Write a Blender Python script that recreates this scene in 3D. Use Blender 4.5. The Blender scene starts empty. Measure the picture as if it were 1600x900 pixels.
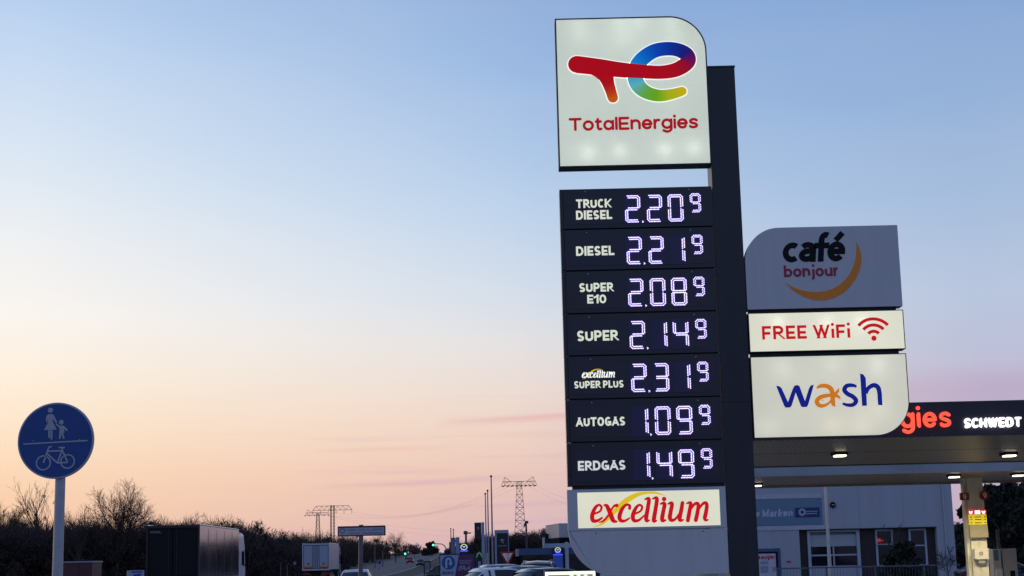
import bpy, bmesh, math, random
import numpy as np
from mathutils import Vector, Matrix

# ------------------------------------------------------------------ camera
S = bpy.context.scene
COL = S.collection
CAMZ = 1.75
FPX = 2400.0                       # focal length in pixels of a 1600 px wide frame
TILT, ROLL = math.radians(10.0), math.radians(1.3)
_R0 = Vector((1, 0, 0)); _F = Vector((0, math.cos(TILT), math.sin(TILT))); _U0 = Vector((0, -math.sin(TILT), math.cos(TILT)))
_R = _R0 * math.cos(ROLL) - _U0 * math.sin(ROLL)
_U = _U0 * math.cos(ROLL) + _R0 * math.sin(ROLL)
cam_data = bpy.data.cameras.new("camera"); cam = bpy.data.objects.new("camera", cam_data); COL.objects.link(cam)
cam_data.sensor_width = 36.0; cam_data.lens = 36.0 * FPX / 1600.0
cam_data.clip_start = 0.1; cam_data.clip_end = 8000.0
cam.matrix_world = Matrix(((_R.x, _U.x, -_F.x, 0), (_R.y, _U.y, -_F.y, 0), (_R.z, _U.z, -_F.z, CAMZ), (0, 0, 0, 1)))
S.camera = cam

def at(px, py, Y):
    """the point at distance Y in front of the camera that is seen at pixel (px, py)"""
    d = _F + _R * ((px - 800) / FPX) + _U * ((450 - py) / FPX)
    d = d * (Y / d.y)
    return Vector((d.x, Y, d.z + CAMZ))

def lin(r, g=None, b=None):
    if g is None: r, g, b = r
    f = lambda v: (v / 255 / 12.92) if v / 255 <= 0.04045 else ((v / 255 + 0.055) / 1.055) ** 2.4
    return (f(r), f(g), f(b), 1.0)

# ------------------------------------------------------------------ sky and sun (dusk: the sun is just at the horizon, front left)
SUN_EL, SUN_AZ = math.radians(2.0), math.radians(-38.0)
W = bpy.data.worlds.new("World"); S.world = W; W.use_nodes = True
nt = W.node_tree; N = nt.nodes; Lk = nt.links
for n in list(N): N.remove(n)
def nd(t, **kw):
    n = N.new(t)
    for k, v in kw.items(): setattr(n, k, v)
    return n
def mth(op, a, b=None, c=None, clamp=False):
    n = nd('ShaderNodeMath', operation=op); n.use_clamp = clamp
    for i, v in enumerate((a, b, c)):
        if v is None: continue
        if isinstance(v, (int, float)): n.inputs[i].default_value = v
        else: Lk.new(v, n.inputs[i])
    return n.outputs[0]
tc = nd('ShaderNodeTexCoord'); sp = nd('ShaderNodeSeparateXYZ'); Lk.new(tc.outputs['Generated'], sp.inputs[0])
el = mth('ARCSINE', sp.outputs[2])                        # elevation, rad
az = mth('ARCTAN2', sp.outputs[0], sp.outputs[1])         # azimuth from straight ahead, rad
elf = mth('DIVIDE', el, math.radians(90), clamp=True)
def sky_ramp(stops):
    r = nd('ShaderNodeValToRGB'); r.color_ramp.interpolation = 'EASE' if False else 'LINEAR'
    e = r.color_ramp.elements
    while len(e) > 1: e.remove(e[0])
    e[0].position = 0; e[0].color = lin(stops[0][1])
    for deg, c in stops[1:]:
        q = e.new(deg / 90.0); q.color = lin(c)
    Lk.new(elf, r.inputs[0]); return r.outputs[0]
left = sky_ramp([(0, (236, 178, 145)), (1.6, (246, 199, 164)), (3.2, (250, 212, 178)), (4.5, (252, 225, 195)), (6.9, (252, 239, 222)), (9, (250, 246, 241)), (11.6, (239, 241, 243)), (14, (222, 233, 244)), (16.4, (207, 224, 244)), (19, (190, 213, 241)), (21, (177, 203, 237)), (40, (98, 133, 187)), (90, (66, 92, 146))])
mid = sky_ramp([(0, (200, 170, 186)), (1.0, (216, 182, 187)), (2.9, (231, 195, 185)), (4.6, (237, 208, 195)), (6, (235, 217, 209)), (7.9, (226, 224, 226)), (10.2, (207, 219, 234)), (13, (185, 208, 235)), (16, (163, 193, 230)), (20.5, (139, 173, 220)), (40, (92, 126, 182)), (90, (66, 92, 146))])
right = sky_ramp([(0, (196, 172, 196)), (4.5, (190, 174, 198)), (5.8, (186, 172, 200)), (6.6, (190, 190, 214)), (9, (181, 196, 222)), (13, (158, 185, 220)), (20.5, (122, 160, 211)), (40, (88, 122, 178)), (90, (66, 92, 146))])
back = sky_ramp([(0, (106, 116, 154)), (5, (132, 146, 192)), (15, (126, 150, 202)), (40, (104, 134, 192)), (90, (78, 106, 162))])
def smooth(lo, hi):
    m = nd('ShaderNodeMapRange', interpolation_type='SMOOTHSTEP'); Lk.new(az, m.inputs[0])
    m.inputs[1].default_value = math.radians(lo); m.inputs[2].default_value = math.radians(hi); return m.outputs[0]
def mixc(f, a, b):
    m = nd('ShaderNodeMix', data_type='RGBA')
    if isinstance(f, float): m.inputs[0].default_value = f
    else: Lk.new(f, m.inputs[0])
    for i, v in ((6, a), (7, b)):
        if isinstance(v, tuple): m.inputs[i].default_value = v
        else: Lk.new(v, m.inputs[i])
    return m.outputs[2]
def lerp_az(lo, hi):
    m = nd('ShaderNodeMapRange'); Lk.new(az, m.inputs[0])
    m.inputs[1].default_value = math.radians(lo); m.inputs[2].default_value = math.radians(hi); return m.outputs[0]
c1 = mixc(lerp_az(-18, 1), left, mid)
c2 = mixc(lerp_az(0, 17), c1, right)
absaz = mth('ABSOLUTE', mth('ADD', az, math.radians(15)))
mb = nd('ShaderNodeMapRange', interpolation_type='SMOOTHSTEP'); Lk.new(absaz, mb.inputs[0])
mb.inputs[1].default_value = math.radians(38); mb.inputs[2].default_value = math.radians(120)
c3 = mixc(mb.outputs[0], c2, back)
# thin pink and mauve cloud streaks low over the horizon
cv = nd('ShaderNodeCombineXYZ')
Lk.new(mth('MULTIPLY', az, 5.0), cv.inputs[0]); Lk.new(mth('MULTIPLY', el, 95.0), cv.inputs[1])
no = nd('ShaderNodeTexNoise'); no.inputs['Scale'].default_value = 1.25; no.inputs['Detail'].default_value = 5.0; no.inputs['Roughness'].default_value = 0.55
Lk.new(cv.outputs[0], no.inputs['Vector'])
st = nd('ShaderNodeMapRange'); Lk.new(no.outputs[0], st.inputs[0]); st.inputs[1].default_value = 0.54; st.inputs[2].default_value = 0.74; st.inputs[4].default_value = 0.3
low = nd('ShaderNodeMapRange', interpolation_type='SMOOTHSTEP'); Lk.new(el, low.inputs[0]); low.inputs[1].default_value = math.radians(7.0); low.inputs[2].default_value = math.radians(4.2)
rt = smooth(-16, -2)
c4 = mixc(mth('MULTIPLY', mth('MULTIPLY', st.outputs[0], low.outputs[0]), rt), c3, lin(206, 168, 182))
def streak(col_in, a0, e0, sl, wid, half, amt, tint):
    """one long thin cloud at azimuth a0, elevation e0 (rad)"""
    da = mth('SUBTRACT', az, a0)
    dv = mth('DIVIDE', mth('SUBTRACT', mth('SUBTRACT', el, e0), mth('ADD', mth('MULTIPLY', da, sl), mth('MULTIPLY', mth('SUBTRACT', no.outputs[0], .5), wid * 2.2))), wid)
    g = mth('MULTIPLY', mth('POWER', 2.718, mth('MULTIPLY', mth('MULTIPLY', dv, dv), -1.0)), mth('SUBTRACT', 1.0, mth('MULTIPLY', mth('DIVIDE', da, half), mth('DIVIDE', da, half)), clamp=True))
    return mixc(mth('MULTIPLY', g, amt, clamp=True), col_in, lin(tint))
c4 = streak(c4, .015, .0900, .035, .0022, .07, .62, (226, 176, 176))
c4 = streak(c4, -.06, .0500, .03, .0017, .075, .45, (206, 166, 184))
c4 = streak(c4, -.085, .0720, .02, .0014, .05, .4, (236, 186, 166))
c4 = streak(c4, .0, .0345, .02, .0016, .06, .3, (202, 160, 184))
c4 = streak(c4, .01, .0235, .01, .0012, .08, .22, (200, 160, 186))
# broad faint unevenness of the high haze
n2 = nd('ShaderNodeTexNoise'); n2.inputs['Scale'].default_value = 0.6; n2.inputs['Detail'].default_value = 3.0
cv2 = nd('ShaderNodeCombineXYZ'); Lk.new(mth('MULTIPLY', az, 6.0), cv2.inputs[0]); Lk.new(mth('MULTIPLY', el, 22.0), cv2.inputs[1]); Lk.new(cv2.outputs[0], n2.inputs['Vector'])
hz = nd('ShaderNodeMapRange'); Lk.new(n2.outputs[0], hz.inputs[0]); hz.inputs[1].default_value = 0.3; hz.inputs[2].default_value = 0.75; hz.inputs[3].default_value = 0.0; hz.inputs[4].default_value = 0.10
c5 = mixc(hz.outputs[0], c4, lin(236, 226, 222))
bgA = nd('ShaderNodeBackground'); Lk.new(c5, bgA.inputs[0]); bgA.inputs[1].default_value = 1.06
sk = nd('ShaderNodeTexSky', sky_type='NISHITA'); sk.sun_disc = False; sk.sun_elevation = SUN_EL; sk.sun_rotation = SUN_AZ
bgB = nd('ShaderNodeBackground'); Lk.new(sk.outputs[0], bgB.inputs[0]); bgB.inputs[1].default_value = 0.05
ms = nd('ShaderNodeMixShader'); ms.inputs[0].default_value = 0.06
Lk.new(bgA.outputs[0], ms.inputs[1]); Lk.new(bgB.outputs[0], ms.inputs[2])
wo = nd('ShaderNodeOutputWorld'); Lk.new(ms.outputs[0], wo.inputs[0])

sun_l = bpy.data.lights.new("sun", 'SUN'); sun_l.energy = 0.25; sun_l.angle = math.radians(6); sun_l.color = (1.0, 0.68, 0.45)
sun = bpy.data.objects.new("sun", sun_l); COL.objects.link(sun)
_sd = Vector((math.sin(SUN_AZ) * math.cos(SUN_EL), math.cos(SUN_AZ) * math.cos(SUN_EL), math.sin(SUN_EL)))
sun.rotation_euler = _sd.to_track_quat('Z', 'Y').to_euler(); sun.location = (-30, 40, 30)

S.view_settings.view_transform = 'Standard'; S.view_settings.look = 'None'
S.view_settings.exposure = 0.0; S.view_settings.gamma = 1.0; S.view_settings.use_curve_mapping = False
S.cycles.use_denoising = True
S.cycles.max_bounces = 6; S.cycles.transparent_max_bounces = 8
S.cycles.sample_clamp_indirect = 4.0

# ------------------------------------------------------------------ materials
MATS = {}
def mat(name, col, rough=0.6, metal=0.0, var=0.12, vscale=6.0, emit=None, es=0.0, spec=0.5, trans=0.0, attr=None, coat=0.0, st=None):
    if name in MATS: return MATS[name]
    m = bpy.data.materials.new(name); m.use_nodes = True; MATS[name] = m
    t = m.node_tree; b = t.nodes['Principled BSDF']
    c = lin(col) if max(col) > 1.0 else (col[0], col[1], col[2], 1)
    b.inputs['Roughness'].default_value = rough; b.inputs['Metallic'].default_value = metal
    b.inputs['Specular IOR Level'].default_value = spec; b.inputs['Coat Weight'].default_value = coat
    if trans: b.inputs['Transmission Weight'].default_value = trans
    if attr:
        a = t.nodes.new('ShaderNodeVertexColor'); a.layer_name = attr
        t.links.new(a.outputs[0], b.inputs['Base Color']); t.links.new(a.outputs[0], b.inputs['Emission Color'])
        b.inputs['Emission Strength'].default_value = es; b.inputs['Specular IOR Level'].default_value = .2
        return m
    co = t.nodes.new('ShaderNodeTexCoord'); n = t.nodes.new('ShaderNodeTexNoise'); n.inputs['Scale'].default_value = vscale
    n.inputs['Detail'].default_value = 6.0; n.inputs['Roughness'].default_value = 0.62
    if st:
        mp = t.nodes.new('ShaderNodeMapping'); mp.inputs['Scale'].default_value = st; t.links.new(co.outputs['Object'], mp.inputs['Vector']); t.links.new(mp.outputs[0], n.inputs['Vector'])
    else: t.links.new(co.outputs['Object'], n.inputs['Vector'])
    r = t.nodes.new('ShaderNodeValToRGB'); e = r.color_ramp.elements
    e[0].position = 0.3; e[1].position = 0.72
    e[0].color = tuple(v * (1 - var) for v in c[:3]) + (1,); e[1].color = tuple(min(1, v * (1 + var)) for v in c[:3]) + (1,)
    t.links.new(n.outputs[0], r.inputs[0]); t.links.new(r.outputs[0], b.inputs['Base Color'])
    mr = t.nodes.new('ShaderNodeMapRange'); mr.inputs[3].default_value = max(0.02, rough - 0.08); mr.inputs[4].default_value = min(1, rough + 0.08)
    t.links.new(n.outputs[0], mr.inputs[0]); t.links.new(mr.outputs[0], b.inputs['Roughness'])
    if emit is not None:
        b.inputs['Emission Color'].default_value = lin(emit) if max(emit) > 1.0 else (emit[0], emit[1], emit[2], 1)
        b.inputs['Emission Strength'].default_value = es
    return m

def lit_face(name, col, es, trans=0.85):
    """opal acrylic of a light box: an even glow plus whatever the lamps inside put through it"""
    m = bpy.data.materials.new(name); m.use_nodes = True; MATS[name] = m
    t = m.node_tree; b = t.nodes['Principled BSDF']; out = t.nodes['Material Output']
    b.inputs['Base Color'].default_value = (0.16, 0.165, 0.16, 1); b.inputs['Roughness'].default_value = 0.35
    b.inputs['Emission Color'].default_value = lin(col); b.inputs['Emission Strength'].default_value = es
    co = t.nodes.new('ShaderNodeTexCoord'); n = t.nodes.new('ShaderNodeTexNoise'); n.inputs['Scale'].default_value = 1.6; n.inputs['Detail'].default_value = 3
    t.links.new(co.outputs['Object'], n.inputs['Vector'])
    mr = t.nodes.new('ShaderNodeMapRange'); mr.inputs[3].default_value = es * 0.86; mr.inputs[4].default_value = es * 1.14
    t.links.new(n.outputs[0], mr.inputs[0]); t.links.new(mr.outputs[0], b.inputs['Emission Strength'])
    tr = t.nodes.new('ShaderNodeBsdfTranslucent'); tr.inputs[0].default_value = (trans, trans, trans * 0.97, 1)
    ad = t.nodes.new('ShaderNodeAddShader')
    t.links.new(b.outputs[0], ad.inputs[0]); t.links.new(tr.outputs[0], ad.inputs[1]); t.links.new(ad.outputs[0], out.inputs[0])
    return m

# ------------------------------------------------------------------ mesh helpers
ORG = {}
def origin(o):
    while o is not None:
        if o.name in ORG: return ORG[o.name]
        o = o.parent
    return Vector((0, 0, 0))

class MB:
    def __init__(s): s.v = []; s.f = []; s.c = None
    def add(s, vs, fs):
        k = len(s.v); s.v.extend([tuple(p) for p in vs]); s.f.extend([tuple(i + k for i in f) for f in fs]); return k
    def box(s, x0, x1, y0, y1, z0, z1):
        vs = [(x0, y0, z0), (x1, y0, z0), (x1, y1, z0), (x0, y1, z0), (x0, y0, z1), (x1, y0, z1), (x1, y1, z1), (x0, y1, z1)]
        s.add(vs, [(0, 3, 2, 1), (4, 5, 6, 7), (0, 1, 5, 4), (1, 2, 6, 5), (2, 3, 7, 6), (3, 0, 4, 7)]); return s
    def sheet(s, poly, y): s.add([(p[0], y, p[1]) for p in poly], [tuple(range(len(poly)))]); return s
    def bar(s, a, b, w, h=None, n=4, r2=None):
        """a straight bar from a to b, n sided, half width w (r2 at the far end)"""
        a = Vector(a); b = Vector(b); d = (b - a).normalized()
        up = Vector((0, 0, 1)) if abs(d.z) < 0.9 else Vector((1, 0, 0))
        u = d.cross(up).normalized(); v = u.cross(d)
        h = h or w; r2 = 1.0 if r2 is None else r2 / w
        off = math.pi / 4 if n == 4 else 0.0; k = math.sqrt(2) if n == 4 else 1.0
        ring = [(math.cos(off + 2 * math.pi * i / n) * k, math.sin(off + 2 * math.pi * i / n) * k) for i in range(n)]
        vs = [a + u * (w * p) + v * (h * q) for p, q in ring] + [b + u * (w * p * r2) + v * (h * q * r2) for p, q in ring]
        fs = [(i, (i + 1) % n, n + (i + 1) % n, n + i) for i in range(n)] + [tuple(range(n - 1, -1, -1)), tuple(range(n, 2 * n))]
        s.add(vs, fs); return s
    def tube(s, pts, radii, n=8):
        pts = [Vector(p) for p in pts]
        if isinstance(radii, (int, float)): radii = [radii] * len(pts)
        base = len(s.v); m = len(pts)
        for i, p in enumerate(pts):
            d = (pts[min(i + 1, m - 1)] - pts[max(i - 1, 0)]).normalized()
            up = Vector((0, 0, 1)) if abs(d.z) < 0.95 else Vector((1, 0, 0))
            u = d.cross(up).normalized(); v = u.cross(d)
            for k in range(n):
                a = 2 * math.pi * k / n
                s.v.append(tuple(p + (u * math.cos(a) + v * math.sin(a)) * radii[i]))
        for i in range(m - 1):
            for k in range(n):
                s.f.append((base + i * n + k, base + i * n + (k + 1) % n, base + (i + 1) * n + (k + 1) % n, base + (i + 1) * n + k))
        s.f.append(tuple(base + k for k in range(n - 1, -1, -1))); s.f.append(tuple(base + (m - 1) * n + k for k in range(n))); return s
    def prism(s, poly, y0, y1):
        """polygon of (x, z) in the upright plane, from y0 (front) to y1 (back)"""
        n = len(poly)
        vs = [(p[0], y0, p[1]) for p in poly] + [(p[0], y1, p[1]) for p in poly]
        area = sum(poly[i][0] * poly[(i + 1) % n][1] - poly[(i + 1) % n][0] * poly[i][1] for i in range(n))
        fr, bk = tuple(range(n)), tuple(range(2 * n - 1, n - 1, -1))
        sides = [(i, n + i, n + (i + 1) % n, (i + 1) % n) for i in range(n)]
        if area < 0: fr, bk, sides = fr[::-1], bk[::-1], [f[::-1] for f in sides]
        s.add(vs, [fr, bk] + sides); return s
    def prism_z(s, poly, z0, z1):
        n = len(poly)
        s.add([(p[0], p[1], z0) for p in poly] + [(p[0], p[1], z1) for p in poly], [tuple(range(n - 1, -1, -1)), tuple(range(n, 2 * n))] + [(i, (i + 1) % n, n + (i + 1) % n, n + i) for i in range(n)]); return s
    def prism_x(s, poly, x0, x1):
        n = len(poly)
        s.add([(x0, p[0], p[1]) for p in poly] + [(x1, p[0], p[1]) for p in poly], [tuple(range(n - 1, -1, -1)), tuple(range(n, 2 * n))] + [(i, (i + 1) % n, n + (i + 1) % n, n + i) for i in range(n)]); return s
    def lathe(s, prof, n=24, c=(0, 0, 0), axis='Z'):
        base = len(s.v)
        for r, h in prof:
            for k in range(n):
                a = 2 * math.pi * k / n; x, y = r * math.cos(a), r * math.sin(a)
                p = (x, y, h) if axis == 'Z' else ((x, h, y) if axis == 'Y' else (h, x, y))
                s.v.append((p[0] + c[0], p[1] + c[1], p[2] + c[2]))
        for i in range(len(prof) - 1):
            for k in range(n): s.f.append((base + i * n + k, base + i * n + (k + 1) % n, base + (i + 1) * n + (k + 1) % n, base + (i + 1) * n + k))
        s.f.append(tuple(base + k for k in range(n))); s.f.append(tuple(base + (len(prof) - 1) * n + k for k in range(n))); return s
    def build(s, name, m, parent=None, bevel=0.0, smooth=False, colors=None, seg=2):
        me = bpy.data.meshes.new(name); o0 = origin(parent)
        me.from_pydata([(a - o0.x, b - o0.y, c - o0.z) for a, b, c in s.v], [], s.f); me.validate(); me.update()
        bm = bmesh.new(); bm.from_mesh(me); bmesh.ops.recalc_face_normals(bm, faces=bm.faces)
        if bevel:
            es = [e for e in bm.edges if len(e.link_faces) == 2 and e.calc_face_angle(0) > 0.5]
            bmesh.ops.bevel(bm, geom=es, offset=bevel, segments=seg, affect='EDGES', profile=0.6)
        bm.to_mesh(me); bm.free()
        if smooth:
            for p in me.polygons: p.use_smooth = True
        if colors:
            ca = me.color_attributes.new('paint', 'FLOAT_COLOR', 'POINT')
            for i, c in enumerate(colors): ca.data[i].color = c
        me.materials.append(m)
        o = bpy.data.objects.new(name, me); COL.objects.link(o)
        if parent is not None: o.parent = parent
        return o

def thing(name, label, cat, loc=(0, 0, 0), group=None):
    o = bpy.data.objects.new(name, None); COL.objects.link(o); o.location = loc; o.empty_display_size = 0.2
    ORG[o.name] = Vector(loc); o['label'] = label; o['category'] = cat
    if group: o['group'] = group
    return o
def tag(o, label, cat, group=None):
    o['label'] = label; o['category'] = cat
    if group: o['group'] = group
    return o
def place(o, loc, rz=0.0):
    o.location = loc; o.rotation_euler = (0, 0, rz)
def copy_thing(root, loc, rz, label, group=None):
    r = root.copy(); COL.objects.link(r); r.location = loc; r.rotation_euler = (0, 0, rz); r['label'] = label
    if group: r['group'] = group
    for ch in list(root.children):
        c = ch.copy(); COL.objects.link(c); c.parent = r
        for g in list(ch.children):
            d = g.copy(); COL.objects.link(d); d.parent = c
    return r

# --- flat lettering and marks on an upright plane; pixel outlines are mapped to real size on that plane
def flat_poly(mb, pts, Y, th=0.003): mb.prism([(p[0], p[1]) for p in pts], Y - th, Y)
def catmull(pts, k=8):
    out = []; n = len(pts)
    for i in range(n - 1):
        p0, p1, p2, p3 = pts[max(i - 1, 0)], pts[i], pts[i + 1], pts[min(i + 2, n - 1)]
        for j in range(k):
            t = j / k
            out.append(tuple(0.5 * (2 * b + (c - a) * t + (2 * a - 5 * b + 4 * c - d) * t * t + (3 * b - a - 3 * c + d) * t ** 3) for a, b, c, d in zip(p0, p1, p2, p3)))
    out.append(tuple(pts[-1])); return out
def stroke(mb, pts, Y, th=0.003, k=8, cap=True, lift=0.0, colors=None, colfn=None):
    """ribbon along a smooth path of (x, z, half width) lying on the plane y = Y"""
    q = catmull(pts, k) if len(pts) > 2 else [tuple(p) for p in pts]
    m = len(q); L = []; Rr = []
    for i in range(m):
        a, b = q[max(i - 1, 0)], q[min(i + 1, m - 1)]
        dx, dz = b[0] - a[0], b[1] - a[1]; l = math.hypot(dx, dz) or 1.0
        nx, nz = -dz / l, dx / l; w = q[i][2]
        L.append((q[i][0] + nx * w, q[i][1] + nz * w)); Rr.append((q[i][0] - nx * w, q[i][1] - nz * w))
    base = len(mb.v)
    for i in range(m):
        yy = Y - th - lift * (1 - i / (m - 1))
        for p in (L[i], Rr[i]): mb.v.append((p[0], yy, p[1]))
        for p in (L[i], Rr[i]): mb.v.append((p[0], Y, p[1]))
        if colors is not None: colors.extend([colfn(i / (m - 1))] * 4)
    for i in range(m - 1):
        a = base + i * 4; b = a + 4
        mb.f += [(a, a + 1, b + 1, b), (a, b, b + 2, a + 2), (a + 1, a + 3, b + 3, b + 1)]
    if cap:
        for idx in (0, m - 1):
            w = q[idx][2]
            if w < 1e-5: continue
            o = q[min(idx + 1, m - 1)] if idx == 0 else q[idx - 1]
            ang = math.atan2(q[idx][1] - o[1], q[idx][0] - o[0])
            yy = Y - th - lift * (1 - idx / (m - 1)); b0 = len(mb.v); n = 10
            pts2 = [(q[idx][0] + w * math.cos(ang - math.pi / 2 + math.pi * j / n), q[idx][1] + w * math.sin(ang - math.pi / 2 + math.pi * j / n)) for j in range(n + 1)]
            for p in pts2: mb.v.append((p[0], yy, p[1]))
            if colors is not None: colors.extend([colfn(idx / (m - 1))] * (n + 1))
            mb.f.append(tuple(range(b0, b0 + n + 1)))
def disc(mb, c, r, Y, th=0.003, n=20): mb.prism([(c[0] + r * math.cos(2 * math.pi * i / n), c[1] + r * math.sin(2 * math.pi * i / n)) for i in range(n)], Y - th, Y)
def ring(mb, c, r0, r1, Y, a0=0, a1=2 * math.pi, th=0.003, n=32):
    pts = [(c[0] + r1 * math.cos(a0 + (a1 - a0) * i / n), c[1] + r1 * math.sin(a0 + (a1 - a0) * i / n)) for i in range(n + 1)]
    pin = [(c[0] + r0 * math.cos(a0 + (a1 - a0) * i / n), c[1] + r0 * math.sin(a0 + (a1 - a0) * i / n)) for i in range(n + 1)]
    base = len(mb.v)
    for a, b in zip(pts, pin):
        mb.v += [(a[0], Y - th, a[1]), (b[0], Y - th, b[1]), (a[0], Y, a[1]), (b[0], Y, b[1])]
    for i in range(n):
        a = base + 4 * i; b = a + 4
        mb.f += [(a, a + 1, b + 1, b), (a, b, b + 2, a + 2), (a + 1, a + 3, b + 3, b + 1)]

# --- a plain sans alphabet drawn from strokes (skeletons in a unit box: x 0..1 across the glyph, z in cap heights)
XH = 0.70
def _arc(cx, cz, rx, rz_, a0, a1, n=14): return [(cx + rx * math.cos(math.radians(a0 + (a1 - a0) * i / n)), cz + rz_ * math.sin(math.radians(a0 + (a1 - a0) * i / n))) for i in range(n + 1)]
def _S(h): return [(x, z * h) for x, z in [(.96, .86), (.75, .97), (.48, 1.0), (.18, .93), (.04, .75), (.16, .60), (.45, .515), (.8, .42), (.97, .25), (.84, .07), (.5, 0), (.22, .02), (.0, .12)]]
x_ = XH
GLYPH = {   # width, strokes: ('l', straight) or ('c', curve)
 'T': (.76, [('l', (0, 1), (1, 1)), ('l', (.5, 1), (.5, 0))]),
 'R': (.74, [('l', (0, 0), (0, 1)), ('c', [(0, 1), (.5, 1)] + _arc(.5, .76, .42, .24, 80, -80) + [(.5, .52), (0, .52)]), ('l', (.5, .5), (1.02, 0))]),
 'U': (.78, [('c', [(0, 1), (0, .7), (0, .36)] + _arc(.5, .34, .5, .34, 190, 350) + [(1, .36), (1, .7), (1, 1)])]),
 'C': (.72, [('c', _arc(.56, .5, .56, .5, 48, 312, 22))]),
 'K': (.74, [('l', (0, 0), (0, 1)), ('l', (.98, 1), (.06, .44)), ('l', (.34, .6), (1.0, 0))]),
 'D': (.82, [('l', (0, 0), (0, 1)), ('c', [(0, 1), (.2, 1), (.4, 1)] + _arc(.4, .5, .6, .5, 80, -80, 18) + [(.4, 0), (.2, 0), (0, 0)])]),
 'I': (0, [('l', (0, 0), (0, 1))]),
 'E': (.6, [('l', (0, 0), (0, 1)), ('l', (0, 1), (1, 1)), ('l', (0, .52), (.88, .52)), ('l', (0, 0), (1, 0))]),
 'F': (.58, [('l', (0, 0), (0, 1)), ('l', (0, 1), (1, 1)), ('l', (0, .5), (.86, .5))]),
 'L': (.56, [('l', (0, 0), (0, 1)), ('l', (0, 0), (1, 0))]),
 'P': (.7, [('l', (0, 0), (0, 1)), ('c', [(0, 1), (.5, 1)] + _arc(.5, .73, .5, .27, 80, -80) + [(.5, .46), (0, .46)])]),
 'S': (.66, [('c', _S(1))]),
 'A': (.9, [('l', (0, 0), (.5, 1)), ('l', (1, 0), (.5, 1)), ('l', (.2, .3), (.8, .3))]),
 'O': (.88, [('c', _arc(.5, .5, .5, .5, 90, 450, 28))]), '0': (.7, [('c', _arc(.5, .5, .5, .5, 90, 450, 28))]),
 'G': (.82, [('c', _arc(.53, .5, .53, .5, 50, 330, 22) + [(1, .2)]), ('l', (1, .08), (1, .46)), ('l', (.62, .46), (1, .46))]),
 'N': (.8, [('l', (0, 0), (0, 1)), ('l', (1, 0), (1, 1)), ('l', (.02, 1), (.98, 0))]),
 'H': (.78, [('l', (0, 0), (0, 1)), ('l', (1, 0), (1, 1)), ('l', (0, .52), (1, .52))]),
 'W': (1.2, [('l', (0, 1), (.26, 0)), ('l', (.26, 0), (.5, 1)), ('l', (.5, 1), (.74, 0)), ('l', (.74, 0), (1, 1))]),
 'M': (.98, [('l', (0, 0), (0, 1)), ('l', (1, 0), (1, 1)), ('l', (.0, 1), (.5, .22)), ('l', (1, 1), (.5, .22))]),
 '1': (.34, [('l', (1, 0), (1, 1)), ('l', (1, .98), (0, .8))]),
 '9': (.66, [('c', _arc(.5, .68, .5, .32, 0, 360, 24)), ('c', [(1, .68), (.98, .4), (.8, .12), (.4, 0), (.08, .06)])]),
 'o': (.62, [('c', _arc(.5, x_ / 2, .5, x_ / 2, 90, 450, 26))]),
 'a': (.60, [('c', _arc(.47, x_ / 2, .47, x_ / 2, 40, 320, 22)), ('l', (1, 0), (1, x_))]),
 'q': (.56, [('c', [(.06, x_ * .86), (.3, x_ * .99), (.62, x_), (.9, x_ * .88), (1, x_ * .68), (1, x_ * .3)]), ('l', (1, x_ * .5), (1, 0)), ('c', [(1, x_ * .56), (.6, x_ * .56), (.2, x_ * .5), (0, x_ * .28), (.12, .06), (.45, 0), (.8, x_ * .1), (1, x_ * .3)])]),
 'b': (.62, [('l', (0, 0), (0, 1.04)), ('c', _arc(.5, x_ / 2, .5, x_ / 2, 140, -140, 22))]),
 'c': (.58, [('c', _arc(.56, x_ / 2, .56, x_ / 2, 52, 308, 20))]),
 'e': (.60, [('c', [(1, x_ * .5)] + _arc(.5, x_ / 2, .5, x_ / 2, 8, 318, 24)), ('l', (.02, x_ * .5), (.98, x_ * .5))]),
 'f': (.4, [('c', [(1.2, 1.02), (.88, 1.05), (.55, .98), (.42, .8), (.42, .5)]), ('l', (.42, .7), (.42, 0)), ('l', (-.1, x_ * .94), (1.05, x_ * .94))]),
 'g': (.62, [('c', _arc(.5, x_ / 2, .5, x_ / 2, 30, 330, 22)), ('l', (1, x_ * .3), (1, x_)), ('c', [(1, x_ * .5), (1, 0), (.94, -.16), (.7, -.27), (.4, -.28), (.08, -.2)])]),
 'i': (0, [('l', (0, 0), (0, x_)), ('d', (0, 1.13))]),
 'j': (.12, [('c', [(1, x_), (1, .3), (1, -.1), (.6, -.25), (-.6, -.27)]), ('d', (1, 1.1))]),
 'k': (.54, [('l', (0, 0), (0, 1.04)), ('l', (.98, x_), (.08, x_ * .44)), ('l', (.35, x_ * .6), (1, 0))]),
 'l': (0, [('l', (0, 0), (0, 1.04))]),
 'n': (.56, [('l', (0, 0), (0, x_)), ('c', [(0, x_ * .58), (.12, x_ * .86), (.5, x_), (.88, x_ * .88), (1, x_ * .58), (1, .2), (1, 0)])]),
 'r': (.32, [('l', (0, 0), (0, x_)), ('c', [(0, x_ * .5), (.25, x_ * .86), (.65, x_), (1.0, x_ * .98)])]),
 's': (.5, [('c', _S(x_))]),
 't': (.36, [('c', [(.36, .92), (.36, .6), (.36, .22), (.48, .05), (.72, 0), (1, .03)]), ('l', (0, x_ * .97), (.92, x_ * .97))]),
 'u': (.56, [('c', [(0, x_), (0, .5), (0, x_ * .42), (.12, x_ * .12), (.5, 0), (.88, x_ * .14), (1, x_ * .42)]), ('l', (1, 0), (1, x_))]),
 ' ': (.26, []), 'Ä': None, 'Ö': None, 'é': None}
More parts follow.
